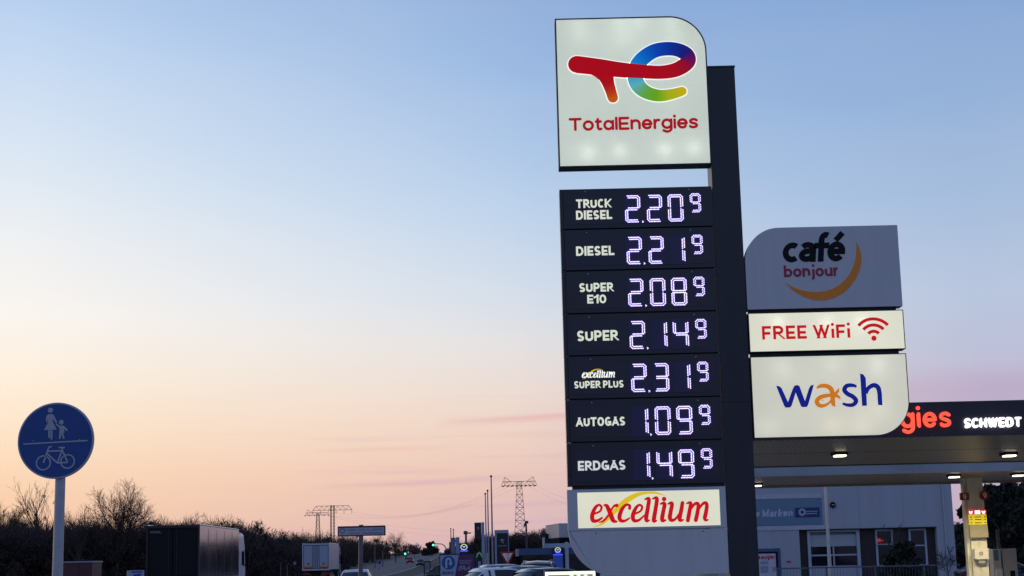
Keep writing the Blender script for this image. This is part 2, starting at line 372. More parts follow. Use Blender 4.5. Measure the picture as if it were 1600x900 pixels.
GLYPH['Ä'] = (.9, GLYPH['A'][1] + [('d', (.25, 1.2)), ('d', (.75, 1.2))]); GLYPH['Ö'] = (.88, GLYPH['O'][1] + [('d', (.25, 1.2)), ('d', (.75, 1.2))])
GLYPH['é'] = (.60, GLYPH['e'][1] + [('l', (.5, .86), (.86, 1.06))])
def write(mb, txt, x0, x1, z0, H, Y, w=.18, gap=.17, shear=0.0, rnd=False, th=.003, step=.0004, xh=None):
    """txt on the baseline z0 from x0 to x1, cap height H, stroke weight w (in cap heights)"""
    W_ = w * H; gp = gap * H
    nat = sum(GLYPH[c][0] for c in txt) * H; free = (x1 - x0) - W_ * sum(1 for c in txt if c != ' ') - gp * (len(txt) - 1)
    kx = free / max(1e-6, nat); x = x0; cnt = 0
    for ch in txt:
        gw = GLYPH[ch][0] * H * kx
        def M(p, gw=gw, x=x):                        # skeleton point to the plane; strokes stay inside 0..H
            zz = p[1]; X_ = xh or x_
            if xh and ch.islower(): zz = zz * xh / x_ if 0 <= zz <= x_ + .001 else (xh + (zz - x_) * (1 - xh) / (1 - x_) if zz > 0 else zz)
            if zz >= 0: top = 1.0 if zz > X_ + .001 else X_; zz = w / 2 + zz * (top - w) / top if zz <= top else zz - w / 2
            else: zz = zz + w / 2
            return [x + W_ / 2 + p[0] * gw, z0 + zz * H]
        for s in GLYPH[ch][1]:
            t = th + step * (cnt % 5); cnt += 1; k0 = len(mb.v)
            if s[0] == 'd':
                p = M(s[1]); disc(mb, (p[0] + 0, p[1] - .02 * H), W_ * .58, Y, th=t, n=14)
            elif s[0] == 'l':
                a, b = M(s[1]), M(s[2]); d = Vector((b[0] - a[0], b[1] - a[1])).normalized()
                diag = abs(d.x) > .05 and abs(d.y) > .05; e = W_ * (.9 if diag else .5)
                if rnd: stroke(mb, [(a[0], a[1], W_ / 2), (b[0], b[1], W_ / 2)], Y, t)
                else:
                    acc = ch == 'é' and diag
                    if acc: e = W_ * .3
                    stroke(mb, [(a[0] - d.x * e, a[1] - d.y * e, W_ / 2), (b[0] + d.x * e, b[1] + d.y * e, W_ / 2)], Y, t, cap=False)
                    if not acc:
                        lo, hi = z0, z0 + H * (max(s[1][1], s[2][1]) if max(s[1][1], s[2][1]) <= 1.05 and diag else 9)
                        for i in range(k0, len(mb.v)): v = mb.v[i]; mb.v[i] = (v[0], v[1], min(max(v[2], lo), hi))
            else:
                stroke(mb, [tuple(M(p)) + (W_ / 2,) for p in s[1]], Y, t, k=3, cap=rnd)
            if shear:
                for i in range(k0, len(mb.v)): v = mb.v[i]; mb.v[i] = (v[0] + (v[2] - z0) * shear, v[1], v[2])
        x += gw + gp + (W_ if ch != ' ' else 0)
def write_px(mb, txt, lb, rb, h, Yp, Y, **kw):
    a = at(lb[0], lb[1], Yp); b = at(rb[0], rb[1], Yp); c = at(lb[0], lb[1] - h, Yp)
    write(mb, txt, a.x, b.x, (a.z + b.z) / 2, c.z - a.z, Y, **kw)

# ------------------------------------------------------------------ terrain
def gz(y):
    t = min(1, max(0, (y - 180) / 820.0)); return 6.5 * t * t * (3 - 2 * t)
def struct(o): o['kind'] = 'structure'; return o
def sheet(name, m, xl, xr, ys, lift, parent=None):
    """ground strip between x = xl(y) and x = xr(y)"""
    mb = MB(); k = 6
    for y in ys:
        for j in range(k + 1):
            x = xl(y) + (xr(y) - xl(y)) * j / k; mb.v.append((x, y, gz(y) + lift))
    for i in range(len(ys) - 1):
        for j in range(k):
            a = i * (k + 1) + j; mb.f.append((a, a + 1, a + k + 2, a + k + 1))
    return mb.build(name, m, parent)
M_grass = mat('verge grass', (0.034, 0.036, 0.02), 0.95, var=0.5, vscale=0.6)
M_asph = mat('asphalt', (0.055, 0.052, 0.062), 0.75, var=0.25, vscale=0.25)
M_pave = mat('forecourt paving', (0.2, 0.195, 0.185), 0.7, var=0.2, vscale=0.8)
M_line = mat('road paint', (0.3, 0.3, 0.29), 0.6)
YS = [-80] + list(range(0, 1700, 20))
struct(sheet('ground', M_grass, lambda y: -1400.0, lambda y: 1400.0, YS, 0.0))
drift = lambda y: -0.0345 * (y - 72)
RY = [-60] + list(range(0, 1500, 20))
struct(sheet('road_carriageway', M_asph, lambda y: -22.0 + drift(y) - 4 * min(1, max(0, (y - 230) / 150)), lambda y: -12.2 + drift(y), RY, 0.02))
struct(sheet('slip_road', M_asph, lambda y: -8.6 + drift(y) + 1.6 * math.sin(min(math.pi, max(0, (y - 260) / 60))), lambda y: 0.5 + drift(y) + 3 * min(1, max(0, (y - 120) / 200)), RY, 0.02))
struct(sheet('footpath', mat('path slabs', (0.2, 0.19, 0.185), 0.8, var=0.2, vscale=1.2), lambda y: -6.5 if y < 70 else -27.5 + drift(y) if False else -6.5, lambda y: -3.2, [-60, -20, 0, 20, 40, 60], 0.03))
struct(sheet('forecourt', M_pave, lambda y: 1.0, lambda y: 60.0, [-40, 0, 20, 40, 60, 80, 100, 120, 140, 160], 0.015))
def markings():
    mb = MB()
    def strip(x, y0, y1, w=0.12):
        mb.add([(x + drift(y0) - w, y0, gz(y0) + 0.026), (x + drift(y0) + w, y0, gz(y0) + 0.026), (x + drift(y1) + w, y1, gz(y1) + 0.026), (x + drift(y1) - w, y1, gz(y1) + 0.026)], [(0, 1, 2, 3)])
    for y in range(0, 900, 12):
        strip(-17.4, y, y + 5); strip(-4.0, y, y + 5)
    for y in range(0, 900, 20):
        strip(-12.6, y, y + 20); strip(-0.6, y, y + 20)
    return struct(mb.build('road_markings', M_line))
markings()

# ------------------------------------------------------------------ the price sign of the filling station
PY = 16.0
P = lambda x, y: at(x, y, PY)
M_navy = mat('dark navy paint', (0.0185, 0.018, 0.0245), 0.42, var=0.28, vscale=3, st=(4, 4, .35))
M_navy2 = mat('dark navy panel', (0.0185, 0.0165, 0.025), 0.3, var=0.25, vscale=4)
M_glassy = mat('dark display window', (0.019, 0.018, 0.032), 0.3, var=0.1)
M_grey = mat('silver grey panel paint', (0.585, 0.58, 0.56), 0.5, var=0.045, vscale=5, st=(3, 3, .3))
M_edge = mat('dark box rim', (0.03, 0.03, 0.033), 0.6)
M_white_led = mat('white led', (0.6, 0.6, 0.65), 0.4, emit=(0.62, 0.53, 1.0), es=2.0)
M_name = mat('lit cream lettering', (0.5, 0.5, 0.45), 0.5, emit=(222, 226, 200), es=0.82, var=0.05)
M_name2 = mat('dim lit lettering', (0.5, 0.5, 0.5), 0.5, emit=(214, 216, 214), es=0.8, var=0.05)
M_red_l = mat('lit red film', (150, 0, 8), 0.5, emit=(172, 4, 14), es=0.75, var=0.05)
M_red_b = mat('bright lit red film', (170, 0, 8), 0.5, emit=(196, 4, 14), es=0.85, var=0.05)
M_halo = mat('bare white acrylic', (0.7, 0.7, 0.68), 0.4, emit=(245, 248, 236), es=0.88, var=0.03)
M_yel_l = mat('lit yellow film', (200, 170, 10), 0.5, emit=(222, 188, 16), es=0.85, var=0.05)
M_orange = mat('orange film', (0.95, 0.27, 0.01), 0.5, var=0.05)
M_orange_l = mat('lit orange film', (200, 110, 8), 0.5, emit=(204, 116, 8), es=0.8, var=0.05)
M_blue_l = mat('lit navy film', (4, 16, 110), 0.5, emit=(6, 20, 118), es=0.85, var=0.05)
M_black = mat('black film', (0.005, 0.005, 0.007), 0.6, spec=.2)
M_crim = mat('crimson film', (0.4, 0.012, 0.06), 0.5)
M_paint = mat('logo film', (1, 1, 1), 0.5, attr='paint', es=0.72)
M_face_b = lit_face('opal acrylic brand', (198, 209, 196), 0.82)
M_face_w = lit_face('opal acrylic wash', (210, 209, 192), 0.80)
M_face_f = lit_face('opal acrylic wifi', (236, 236, 212), 0.78)
M_face_e = lit_face('opal acrylic excellium', (236, 236, 210), 0.80, 0.0)

sign = thing('fuel_price_sign', 'tall dark filling station price sign with lit white boxes and seven rows of glowing prices', 'price sign', (P(1150, 895).x, PY, 0))
post_x0 = (P(1105.5, 105).x + P(1137, 895).x) / 2 + 0.004; post_x1 = (P(1148, 104).x + P(1184, 890).x) / 2
zt = P(1126, 104.5).z
for z in (.9, 2.4): pass
pm = MB(); pm.box(post_x0, post_x1, PY - 0.035, PY + 0.3, 0, P(1140, 629).z - 0.004); pm.box(post_x0, post_x1, PY - 0.035, PY + 0.3, P(1140, 629).z + 0.004, zt - 0.02)
pm.box(post_x0 + .004, post_x1 - .004, PY - 0.028, PY + 0.28, P(1140, 629).z - 0.03, P(1140, 629).z + 0.03)
post = pm.build('post', M_navy, sign)
MB().box(post_x0 - 0.006, post_x1 + 0.006, PY - 0.043, PY + 0.308, zt - 0.018, zt).build('cap', M_edge, post)
bp = MB(); bp.box(post_x0 - 0.25, post_x1 + 0.25, PY - 0.2, PY + 0.5, 0.02, 0.12); bp.build('footing', mat('footing concrete', (0.3, 0.3, 0.29), 0.85), sign, bevel=0.015)

XL = (P(871, 150).x + P(875, 298).x) / 2
XR = post_x0 - 0.012
def rrect(x0, x1, z0, z1, r, corner):
    """rectangle with one large rounded corner, counter clockwise"""
    def arc(cx, cz, a0, a1, n=16): return [(cx + r * math.cos(math.radians(a0 + (a1 - a0) * i / n)), cz + r * math.sin(math.radians(a0 + (a1 - a0) * i / n))) for i in range(n + 1)]
    bl, br, tr, tl = [(x0, z0)], [(x1, z0)], [(x1, z1)], [(x0, z1)]
    if corner == 'tr': tr = arc(x1 - r, z1 - r, 0, 90)
    if corner == 'tl': tl = arc(x0 + r, z1 - r, 90, 180)
    if corner == 'bl': bl = arc(x0 + r, z0 + r, 180, 270)
    if corner == 'br': br = arc(x1 - r, z0 + r, 270, 360)
    return bl + br + tr + tl
def inset(poly, d):
    n = len(poly); out = []
    for i in range(n):
        a, b, c = poly[i - 1], poly[i], poly[(i + 1) % n]
        e1 = Vector((b[0] - a[0], b[1] - a[1])); e2 = Vector((c[0] - b[0], c[1] - b[1]))
        if e1.length < 1e-9: e1 = e2
        if e2.length < 1e-9: e2 = e1
        e1.normalize(); e2.normalize()
        nn = Vector((-e1.y - e2.y, e1.x + e2.x)); nn = nn / max(1e-6, nn.length)
        k = d / max(0.35, nn.dot(Vector((-e1.y, e1.x)))); out.append((b[0] + nn.x * k, b[1] + nn.y * k))
    return out
def hollow_case(poly, y0, y1, lip=0.012):
    """open-fronted light box: rim and back, so that lamps can stand inside"""
    mb = MB(); n = len(poly); inn = inset(poly, lip); b = len(mb.v)
    mb.v += [(p[0], y0, p[1]) for p in poly] + [(p[0], y1, p[1]) for p in poly] + [(p[0], y0, p[1]) for p in inn] + [(p[0], y1 - 0.012, p[1]) for p in inn]
    for i in range(n):
        j = (i + 1) % n
        mb.f += [(i, j, n + j, n + i), (i, 2 * n + i, 2 * n + j, j), (2 * n + i, 3 * n + i, 3 * n + j, 2 * n + j)]
    mb.f += [tuple(n + i for i in range(n)), tuple(3 * n + i for i in range(n))]
    return mb
def lamp(name, loc, w, parent, col=(1, 1, 0.92), r=0.025):
    l = bpy.data.lights.new(name, 'POINT'); l.energy = w * 2.2; l.color = col; l.shadow_soft_size = r
    o = bpy.data.objects.new(name, l); COL.objects.link(o); o.location = Vector(loc) - origin(parent); o.parent = parent
    return o

# -- brand box
bz0, bz1 = (P(873, 263).z + P(1110, 259).z) / 2, (P(867, 33).z + P(1040, 27.5).z) / 2
bpoly = rrect(P(870, 150).x, P(1107, 170).x, bz0, bz1, 0.40, 'tr')
brand = hollow_case(bpoly, PY - 0.06, PY + 0.14).build('brand_box', M_edge, sign)
fp = inset(bpoly, 0.014); MB().sheet(fp, PY - 0.055).build('face', M_face_b, brand)
FY = PY - 0.0565
Z1 = lambda u, v: P(850 + u / 5.0, 10 + v / 5.0)
SC = P(1000, 150).x - P(999, 150).x            # metres per pixel
def z1(pts, s=1.0, grow=0.0): return [(Z1(a, b).x, Z1(a, b).z, (w + grow) / 5.0 * SC * s) for a, b, w in pts]
ribbon = [(255, 468, 69), (420, 487, 66), (600, 510, 60), (760, 522, 55), (900, 529, 53), (1010, 514, 56), (1085, 478, 58), (1122, 435, 59), (1105, 388, 58), (1040, 354, 55), (955, 345, 55), (860, 362, 56), (775, 415, 58), (725, 480, 60), (709, 555, 61), (735, 634, 58), (805, 688, 52), (900, 710, 47), (995, 698, 41), (1074, 676, 36)]
stem = [(474, 520, 66), (498, 610, 48), (518, 670, 42), (535, 726, 40)]
gradient = [(0, (176, 2, 16)), (.27, (172, 2, 20)), (.33, (150, 4, 40)), (.385, (96, 12, 84)), (.43, (30, 24, 110)), (.50, (8, 44, 140)), (.57, (4, 66, 164)), (.66, (8, 120, 196)), (.72, (40, 150, 204)), (.78, (96, 176, 180)), (.83, (100, 168, 70)), (.88, (106, 168, 14)), (.93, (170, 180, 14)), (1.0, (206, 176, 10))]
def grad(stops):
    def f(t):
        for (a, ca), (b, cb) in zip(stops, stops[1:]):
            if t <= b:
                k = (t - a) / (b - a); return lin([ca[i] + (cb[i] - ca[i]) * k for i in range(3)])
        return lin(stops[-1][1])
    return f
hm = MB(); stroke(hm, z1(ribbon, grow=9), FY, 0.002, k=10); stroke(hm, z1(stem, grow=9), FY, 0.0025, k=8); hm.build('halo', M_halo, brand)
lm = MB(); cl = []
stroke(lm, z1(stem), FY, 0.004, k=8, colors=cl, colfn=grad([(0, (176, 2, 16)), (.35, (176, 10, 14)), (.7, (188, 50, 10)), (1, (200, 88, 8))]))
f0 = [(330, 530), (395, 560), (432, 590), (452, 622), (470, 560), (470, 520)]
k0 = len(lm.v); lm.prism([(Z1(a, b).x, Z1(a, b).z) for a, b in f0], FY - 0.0045, FY); cl.extend([lin(176, 3, 16)] * (len(lm.v) - k0))
stroke(lm, z1(ribbon), FY, 0.006, k=12, lift=0.006, colors=cl, colfn=grad(gradient))
lm.build('logo', M_paint, brand, colors=cl)
tm = MB(); write_px(tm, "TotalEnergies", (888.6, 207.6), (1090.5, 202.6), 20.5, PY, FY, w=.2, gap=.06, rnd=True, xh=.8, th=0.004); tm.build('lettering', M_red_l, brand)
for u, v, w, d in ((345, 1150, .05, .095), (590, 1140, .05, .095), (935, 1125, .05, .095), (1165, 1115, .05, .095), (270, 150, .02, .11), (280, 240, .03, .12), (580, 140, .03, .11), (610, 260, .03, .12), (740, 140, .03, .11), (990, 150, .03, .11), (1010, 260, .03, .12)):
    p = Z1(u, v); lamp('tube_lamp', (p.x, PY - 0.051 + d, p.z), w, brand)

# -- seven price rows
tops = [(875, 297.5, 1111, 291)] + [(a, b, c, d) for a, b, c, d in ((876, 360.4, 1114, 355), (877.3, 425.4, 1116, 419.4), (878, 492, 1120, 486.4), (881, 558, 1122, 552), (882, 625.6, 1126, 619.6), (884, 693, 1127, 686.6), (886, 762, 1131, 755))]
rz = [(P(a, b).z + P(c, d).z) / 2 for a, b, c, d in tops]
PX0 = P(880, 520).x
spine = MB().box(PX0 + 0.05, XR, PY + 0.0, PY + 0.14, P(888, 762).z - 0.3, rz[0] - 0.03).build('spine', M_navy, sign)
SEG = {'0': 'abcdef', '1': 'bc', '2': 'abged', '3': 'abgcd', '4': 'fgbc', '8': 'abcdefg', '9': 'abcdfg'}
def led_digit(mb, ch, x0, x1, z0, z1, Y, pitch=2.2, rr=1.02, double=True):
    """seven segment figure of separate round leds: two rows per segment"""
    px = SC; w, h = x1 - x0, z1 - z0; zm = z0 + h / 2; c = min(3.3 * px, w * .2); g = min(3.0 * px, w * .16)
    r = rr * px
    def dot(x, z):
        n = 6; b = len(mb.v)
        for rad, yy in ((r, Y), (r * 0.8, Y - r * 0.9)):
            for k in range(n): mb.v.append((x + rad * math.cos(k * math.pi / 3), yy, z + rad * math.sin(k * math.pi / 3)))
        mb.v.append((x, Y - r * 1.3, z))
        for k in range(n):
            mb.f.append((b + k, b + (k + 1) % n, b + n + (k + 1) % n, b + n + k)); mb.f.append((b + n + k, b + n + (k + 1) % n, b + 2 * n))
    def row(a, b):
        L = math.hypot(b[0] - a[0], b[1] - a[1]); n = max(1, round(L / (pitch * px)))
        for i in range(n + 1): dot(a[0] + (b[0] - a[0]) * i / n, a[1] + (b[1] - a[1]) * i / n)
    e = 1.4 * px
    L = {'a': [((x0 + c, z1), (x1 - c, z1)), ((x0 + c + e, z1 - g), (x1 - c - e, z1 - g))],
         'd': [((x0 + c, z0), (x1 - c, z0)), ((x0 + c + e, z0 + g), (x1 - c - e, z0 + g))],
         'g': [((x0 + c + e, zm + g / 2), (x1 - c - e, zm + g / 2)), ((x0 + c + e, zm - g / 2), (x1 - c - e, zm - g / 2))],
         'b': [((x1, zm + c), (x1, z1 - c)), ((x1 - g, zm + c - e), (x1 - g, z1 - c - e))],
         'c': [((x1, z0 + c), (x1, zm - c)), ((x1 - g, z0 + c + e), (x1 - g, zm - c + e))],
         'f': [((x0, zm + c), (x0, z1 - c)), ((x0 + g, zm + c - e), (x0 + g, z1 - c - e))],
         'e': [((x0, z0 + c), (x0, zm - c)), ((x0 + g, z0 + c + e), (x0 + g, zm - c + e))]}
    s = SEG[ch]
    for k in s:
        for a, b in L[k][: 2 if double else 1]: row(a, b)
    # chamfered corners
    q = c * 0.5
    for pair, (cx, cz) in (('ab', (x1 - q, z1 - q)), ('cd', (x1 - q, z0 + q)), ('fa', (x0 + q, z1 - q)), ('ed', (x0 + q, z0 + q))):
        if pair[0] in s and pair[1] in s: dot(cx, cz)
    if 'g' in s:
        if 'b' in s: dot(x1 - q, zm + q)
        if 'c' in s: dot(x1 - q, zm - q)
        if 'e' in s: dot(x0 + q, zm - q)
        if 'f' in s: dot(x0 + q, zm + q)
prices = ["2209", "2219", "2089", "2149", "2319", "1099", "1499"]
# first digit's left edge, measured on the first and last rows (big digits)
def row_val(i, a, b): return a + (b - a) * i / 6
M_ledglow = mat('violet led glow tint', (0.04, 0.033, 0.09), .5)  # violet colour stands in for the glow of the leds on the board
M_dim = mat('unlit led', (0.05, 0.05, 0.07), 0.5)
DX = [P(977.6, 348).x, P(1011.6, 348).x, P(1044.6, 348).x, P(1078.4, 330).x]; DW = P(1000, 348).x - P(977.6, 348).x
ex_strokes = [
    [(287, 416, 7), (335, 396, 7), (347, 362, 8), (325, 346, 8), (296, 372, 12), (275, 428, 15), (282, 468, 14), (318, 468, 10), (352, 446, 6)],
    [(368, 348, 6), (390, 356, 14), (416, 412, 16), (438, 466, 15), (466, 476, 6)],
    [(466, 350, 13), (440, 360, 7), (398, 430, 7), (362, 470, 7), (330, 482, 3)],
    [(566, 372, 11), (566, 350, 9), (538, 346, 9), (508, 378, 13), (488, 432, 15), (496, 466, 13), (528, 470, 9), (566, 448, 5)],
    [(606, 416, 7), (650, 394, 7), (664, 362, 8), (642, 346, 8), (614, 372, 12), (592, 428, 15), (600, 466, 13), (636, 466, 9), (668, 440, 6), (690, 420, 5)],
    [(686, 302, 5), (716, 300, 13), (708, 370, 14), (696, 440, 15), (700, 468, 13), (720, 466, 5)],
    [(746, 298, 5), (778, 295, 13), (770, 370, 14), (758, 440, 15), (756, 470, 14), (776, 468, 5)],
    [(806, 338, 5), (838, 336, 13), (828, 400, 14), (820, 446, 15), (824, 468, 13), (848, 464, 5)],
    [(866, 338, 5), (896, 334, 13), (886, 400, 14), (880, 444, 15), (894, 466, 12), (926, 452, 8), (958, 404, 5)],
    [(978, 330, 13), (968, 390, 14), (956, 446, 15), (962, 466, 12), (984, 462, 5)],
    [(1012, 334, 5), (1042, 332, 12), (1032, 400, 14), (1020, 466, 14)],
    [(1036, 394, 5), (1066, 346, 9), (1090, 334, 12), (1102, 352, 13), (1094, 410, 14), (1082, 464, 14)],
    [(1100, 390, 5), (1132, 342, 9), (1156, 330, 12), (1168, 350, 13), (1160, 410, 14), (1152, 446, 14), (1160, 464, 10), (1178, 462, 4)]]
ex_swoosh = [(272, 520, 1), (350, 494, 8), (420, 428, 14), (500, 346, 19), (560, 300, 20), (630, 265, 15), (700, 252, 9), (770, 252, 8), (850, 276, 1)]
ROWTH = 0.045; LW, LG = .215, .1
for i in range(7):
    z1_, z0_ = rz[i] - 0.006, rz[i + 1] + 0.006
    row = MB().box(PX0, XR, PY - ROWTH, PY + 0.12, z0_, z1_).build('price_row', M_navy2, sign, bevel=0.004)
    RYf = PY - ROWTH
    dz = z1_ - z0_
    MB().box(PX0 + .036, PX0 + .041, RYf - .0015, RYf + .003, z0_ + .004, z1_ - .004).build('case_seam', M_black, row)
    win = MB().box(PX0 + 0.08, XR - 0.06, RYf - 0.004, RYf + 0.002, z0_ + 0.045, z1_ - 0.075).build('display_window', M_glassy, row)
    F2 = RYf - 0.0045
    nm = MB()
    if i == 0:
        write_px(nm, "TRUCK", (900, 327), (954.4, 325.8), 13.6, PY, F2, w=LW, gap=LG); write_px(nm, "DIESEL", (900, 345), (956, 343.6), 14, PY, F2, w=LW, gap=LG)
    if i == 1: write_px(nm, "DIESEL", (900, 401.4), (959.6, 399.8), 14.6, PY, F2, w=LW, gap=LG)
    if i == 2:
        write_px(nm, "SUPER", (905, 457.8), (958, 456.4), 13.8, PY, F2, w=LW, gap=LG); write_px(nm, "E10", (917.5, 475.6), (947, 474.8), 13.6, PY, F2, w=LW, gap=LG)
    if i == 3: write_px(nm, "SUPER", (901.6, 534.4), (965.6, 532.6), 16.2, PY, F2, w=LW, gap=LG)
    if i == 4: write_px(nm, "SUPER PLUS", (897, 607.8), (974, 606), 11.2, PY, F2, w=LW, gap=LG)
    if i == 5: write_px(nm, "AUTOGAS", (900, 667), (976.4, 665.4), 13.8, PY, F2, w=LW, gap=LG)
    if i == 6: write_px(nm, "ERDGAS", (903, 736), (977, 734.2), 15, PY, F2, w=LW, gap=LG)
    nm.build('fuel_name', M_name if i < 6 else M_name2, row)
    if i == 4:
        f = lambda a, b: P(909 + (a - 262) * 0.0556, 590.4 + (b - 470) * 0.0575)
        q = MB(); [stroke(q, [(f(a, b).x, f(a, b).z, (w + 3) * 0.0556 * SC) for a, b, w in s], F2 - 0.001, 0.003, k=5) for s in ex_strokes]; disc(q, (f(835, 300).x, f(835, 300).z), 18 * .0556 * SC, F2 - 0.001); q.build('lettering', M_halo, row)
        q = MB(); stroke(q, [(f(a, b).x, f(a, b).z, w * 0.056 * SC) for a, b, w in ex_swoosh], F2, 0.001, k=6, cap=False); q.build('swoosh', M_yel_l, row)
    zc = row_val(i, P(1056, 326.5).z, P(1069, 725.2).z)
    H = (P(1044, 306).z - P(1044, 346.6).z)
    for j, ch in enumerate(prices[i]):
        x_a, w_, z_a, z_b = (DX[j], DW, zc - H / 2, zc + H / 2) if j < 3 else (DX[3], 15.4 * SC, zc + H / 2 - 27.5 * SC, zc + H / 2 + SC)
        MB().box(x_a - 2.4 * SC, x_a + w_ + 2.4 * SC, F2 - .002, F2 + .0006, z_a - 2.4 * SC, z_b + 2.4 * SC).build('led_glow_plate', M_ledglow, row)  # added plate behind each figure, led glow painted as its tint
        d = MB()
        if j < 3:
            x0 = DX[j]; led_digit(d, ch, x0, x0 + DW, zc - H / 2, zc + H / 2, F2 - .0021)
            if j == 0:
                dp_ = MB(); xx = DX[1] - (DX[1] - DX[0] - DW) * 0.6; zb = zc - H / 2
                for a, b in ((0, 0), (-1.2, .9), (-1.0, -.9)): 
                    disc(dp_, (xx + a * SC, zb + b * SC), 0.7 * SC, F2, th=0.006, n=6)
                dp_.build('decimal_point', M_white_led, row)
        else: led_digit(d, ch, DX[3], DX[3] + 15.4 * SC, zc + H / 2 - 27.5 * SC, zc + H / 2 + 1.0 * SC, F2 - .0021, pitch=2.5, rr=0.95)
        d.build('led_figure', M_white_led, row)
    for fx in (0.17, 0.85): sc = MB(); disc(sc, (PX0 + (XR - PX0) * fx, z1_ - 0.03), 0.006, RYf, th=0.003, n=8); sc.build('screw', M_grey, row)

# -- excellium box and the rounded lower panel
ez0, ez1 = (P(888, 830).z + P(1132, 823.5).z) / 2, (P(886, 767).z + P(1131, 759).z) / 2
E0 = P(887, 800).x
exb = MB()
fx0, fx1, fz0, fz1 = P(902.5, 800).x, P(1124, 795).x, (P(903, 826).z + P(1125, 820.3).z) / 2, (P(902, 770.5).z + P(1122, 764.8).z) / 2
exb.box(E0, fx0, PY - 0.05, PY + 0.12, ez0, ez1); exb.box(fx1, XR, PY - 0.05, PY + 0.12, ez0, ez1)
exb.box(fx0, fx1, PY - 0.05, PY + 0.12, ez0, fz0); exb.box(fx0, fx1, PY - 0.05, PY + 0.12, fz1, ez1); exb.box(fx0, fx1, PY + 0.10, PY + 0.12, fz0, fz1)
exo = exb.build('fuel_brand_box', M_grey, sign)
MB().sheet([(fx0, fz0), (fx1, fz0), (fx1, fz1), (fx0, fz1)], PY - 0.0435).build('face', M_face_e, exo)
Z6 = lambda u, v: P(870 + u / 5.0, 720 + v / 5.0)
EY = PY - 0.045
q = MB(); stroke(q, [(Z6(a, b).x, Z6(a, b).z, w / 5 * SC) for a, b, w in ex_swoosh], EY, 0.0015, k=10, cap=False); q.build('swoosh', M_yel_l, exo)
q = MB()
for s in ex_strokes: stroke(q, [(Z6(a, b).x, Z6(a, b).z, (w + 1) / 5 * SC) for a, b, w in s], EY, 0.0035, k=8)
disc(q, (Z6(835, 300).x, Z6(835, 300).z), 17 / 5 * SC, EY, th=0.0035); q.build('lettering', M_red_b, exo)
lz0, lz1 = (P(1000, 899).z + P(1137, 895).z) / 2, ez0 - 0.014
lp = MB().prism(rrect(E0 + 0.006, XR, lz0, lz1, 0.46, 'bl'), PY - 0.05, PY + 0.12).build('lower_panel', M_grey, sign)
for u, v in ((305, 562), (1138, 543)): sm = MB(); disc(sm, (Z6(u, v).x, lz1 - 0.02), 0.007, PY - 0.05, n=10); sm.build('screw', M_edge, lp)

# -- the three boxes on the right of the post
RX0, RX1 = post_x1 + 0.012, (P(1404, 420).x + P(1413, 520).x + P(1416, 600).x) / 3
cz0, cz1 = (P(1167, 485.5).z + P(1408, 479).z) / 2, (P(1220, 358).z + P(1400, 352).z) / 2
cpoly = rrect(RX0, RX1, cz0, cz1, 0.37, 'tl')
cafe = MB().prism(cpoly, PY - 0.05, PY + 0.12).build('cafe_panel', M_grey, sign, bevel=0.003)
CY = PY - 0.05
Z7 = lambda u, v: P(1150 + u / 5.327, 340 + v / 5.327)
q = MB(); write_px(q, "cqfé", (1221, 411.5), (1318.5, 409.5), 44, PY, CY, w=.2, gap=-.045, shear=.1); q.build('lettering', M_black, cafe)
q = MB(); write_px(q, "bonjour", (1224, 434.4), (1309.6, 432.6), 17.8, PY, CY, w=.2, gap=.08, xh=.75); q.build('lettering', M_crim, cafe)
cres = [(995, 210), (1018, 260), (1034, 320), (1036, 370), (1022, 440), (990, 515), (945, 578), (890, 630), (825, 668), (760, 690), (700, 697), (630, 690), (560, 668), (500, 635), (450, 597), (403, 548), (455, 580), (520, 606), (590, 622), (660, 626), (730, 620), (795, 600), (855, 566), (905, 520), (945, 465), (972, 405), (988, 340), (994, 275)]
q = MB(); q.prism([(Z7(a, b).x, Z7(a, b).z) for a, b in cres], CY - 0.003, CY); q.build('crescent', M_orange, cafe)
wz0, wz1 = (P(1170, 552).z + P(1411, 546).z) / 2, (P(1167, 491).z + P(1411, 484.5).z) / 2
wpoly = [(RX0, wz0), (RX1, wz0), (RX1, wz1), (RX0, wz1)]
wifi = hollow_case(wpoly, PY - 0.055, PY + 0.12, 0.006).build('wifi_box', M_edge, sign)
MB().sheet(inset(wpoly, 0.008), PY - 0.0505).build('face', M_face_f, wifi)
WY = PY - 0.053
q = MB(); write_px(q, "FREE WiFi", (1190, 532), (1327, 528.6), 21, PY, WY, w=.2, gap=.15); q.build('lettering', M_red_b, wifi)
q = MB(); c = P(1363.7, 529.6); disc(q, (c.x, c.z), 4 * SC, WY)
for r1 in (13.0, 22.6, 32.0): ring(q, (c.x, c.z), (r1 - 4.8) * SC, r1 * SC, WY, math.radians(41), math.radians(139))
q.build('wifi_mark', M_red_b, wifi)
for u, w in ((1215, .03), (1290, .03), (1345, .03)): p = P(u, 505); lamp('tube_lamp', (p.x, PY + 0.03, p.z), w, wifi, (1, 1, .85))
sz0, sz1 = (P(1176, 686).z + P(1370, 681).z) / 2, (P(1170, 559).z + P(1415, 552.5).z) / 2
spoly = rrect(RX0, RX1, sz0, sz1, 0.36, 'br')
wash = hollow_case(spoly, PY - 0.055, PY + 0.12, 0.006).build('wash_box', M_edge, sign)
MB().sheet(inset(spoly, 0.008), PY - 0.0505).build('face', M_face_w, wash)
Z8 = lambda u, v: (P(1150 + u / 5.327, 530 + v / 5.327).x, P(1150 + u / 5.327, 530 + v / 5.327).z)
def z8(pts): return [Z8(a, b) + (w / 5.327 * SC,) for a, b, w in pts]
q = MB()
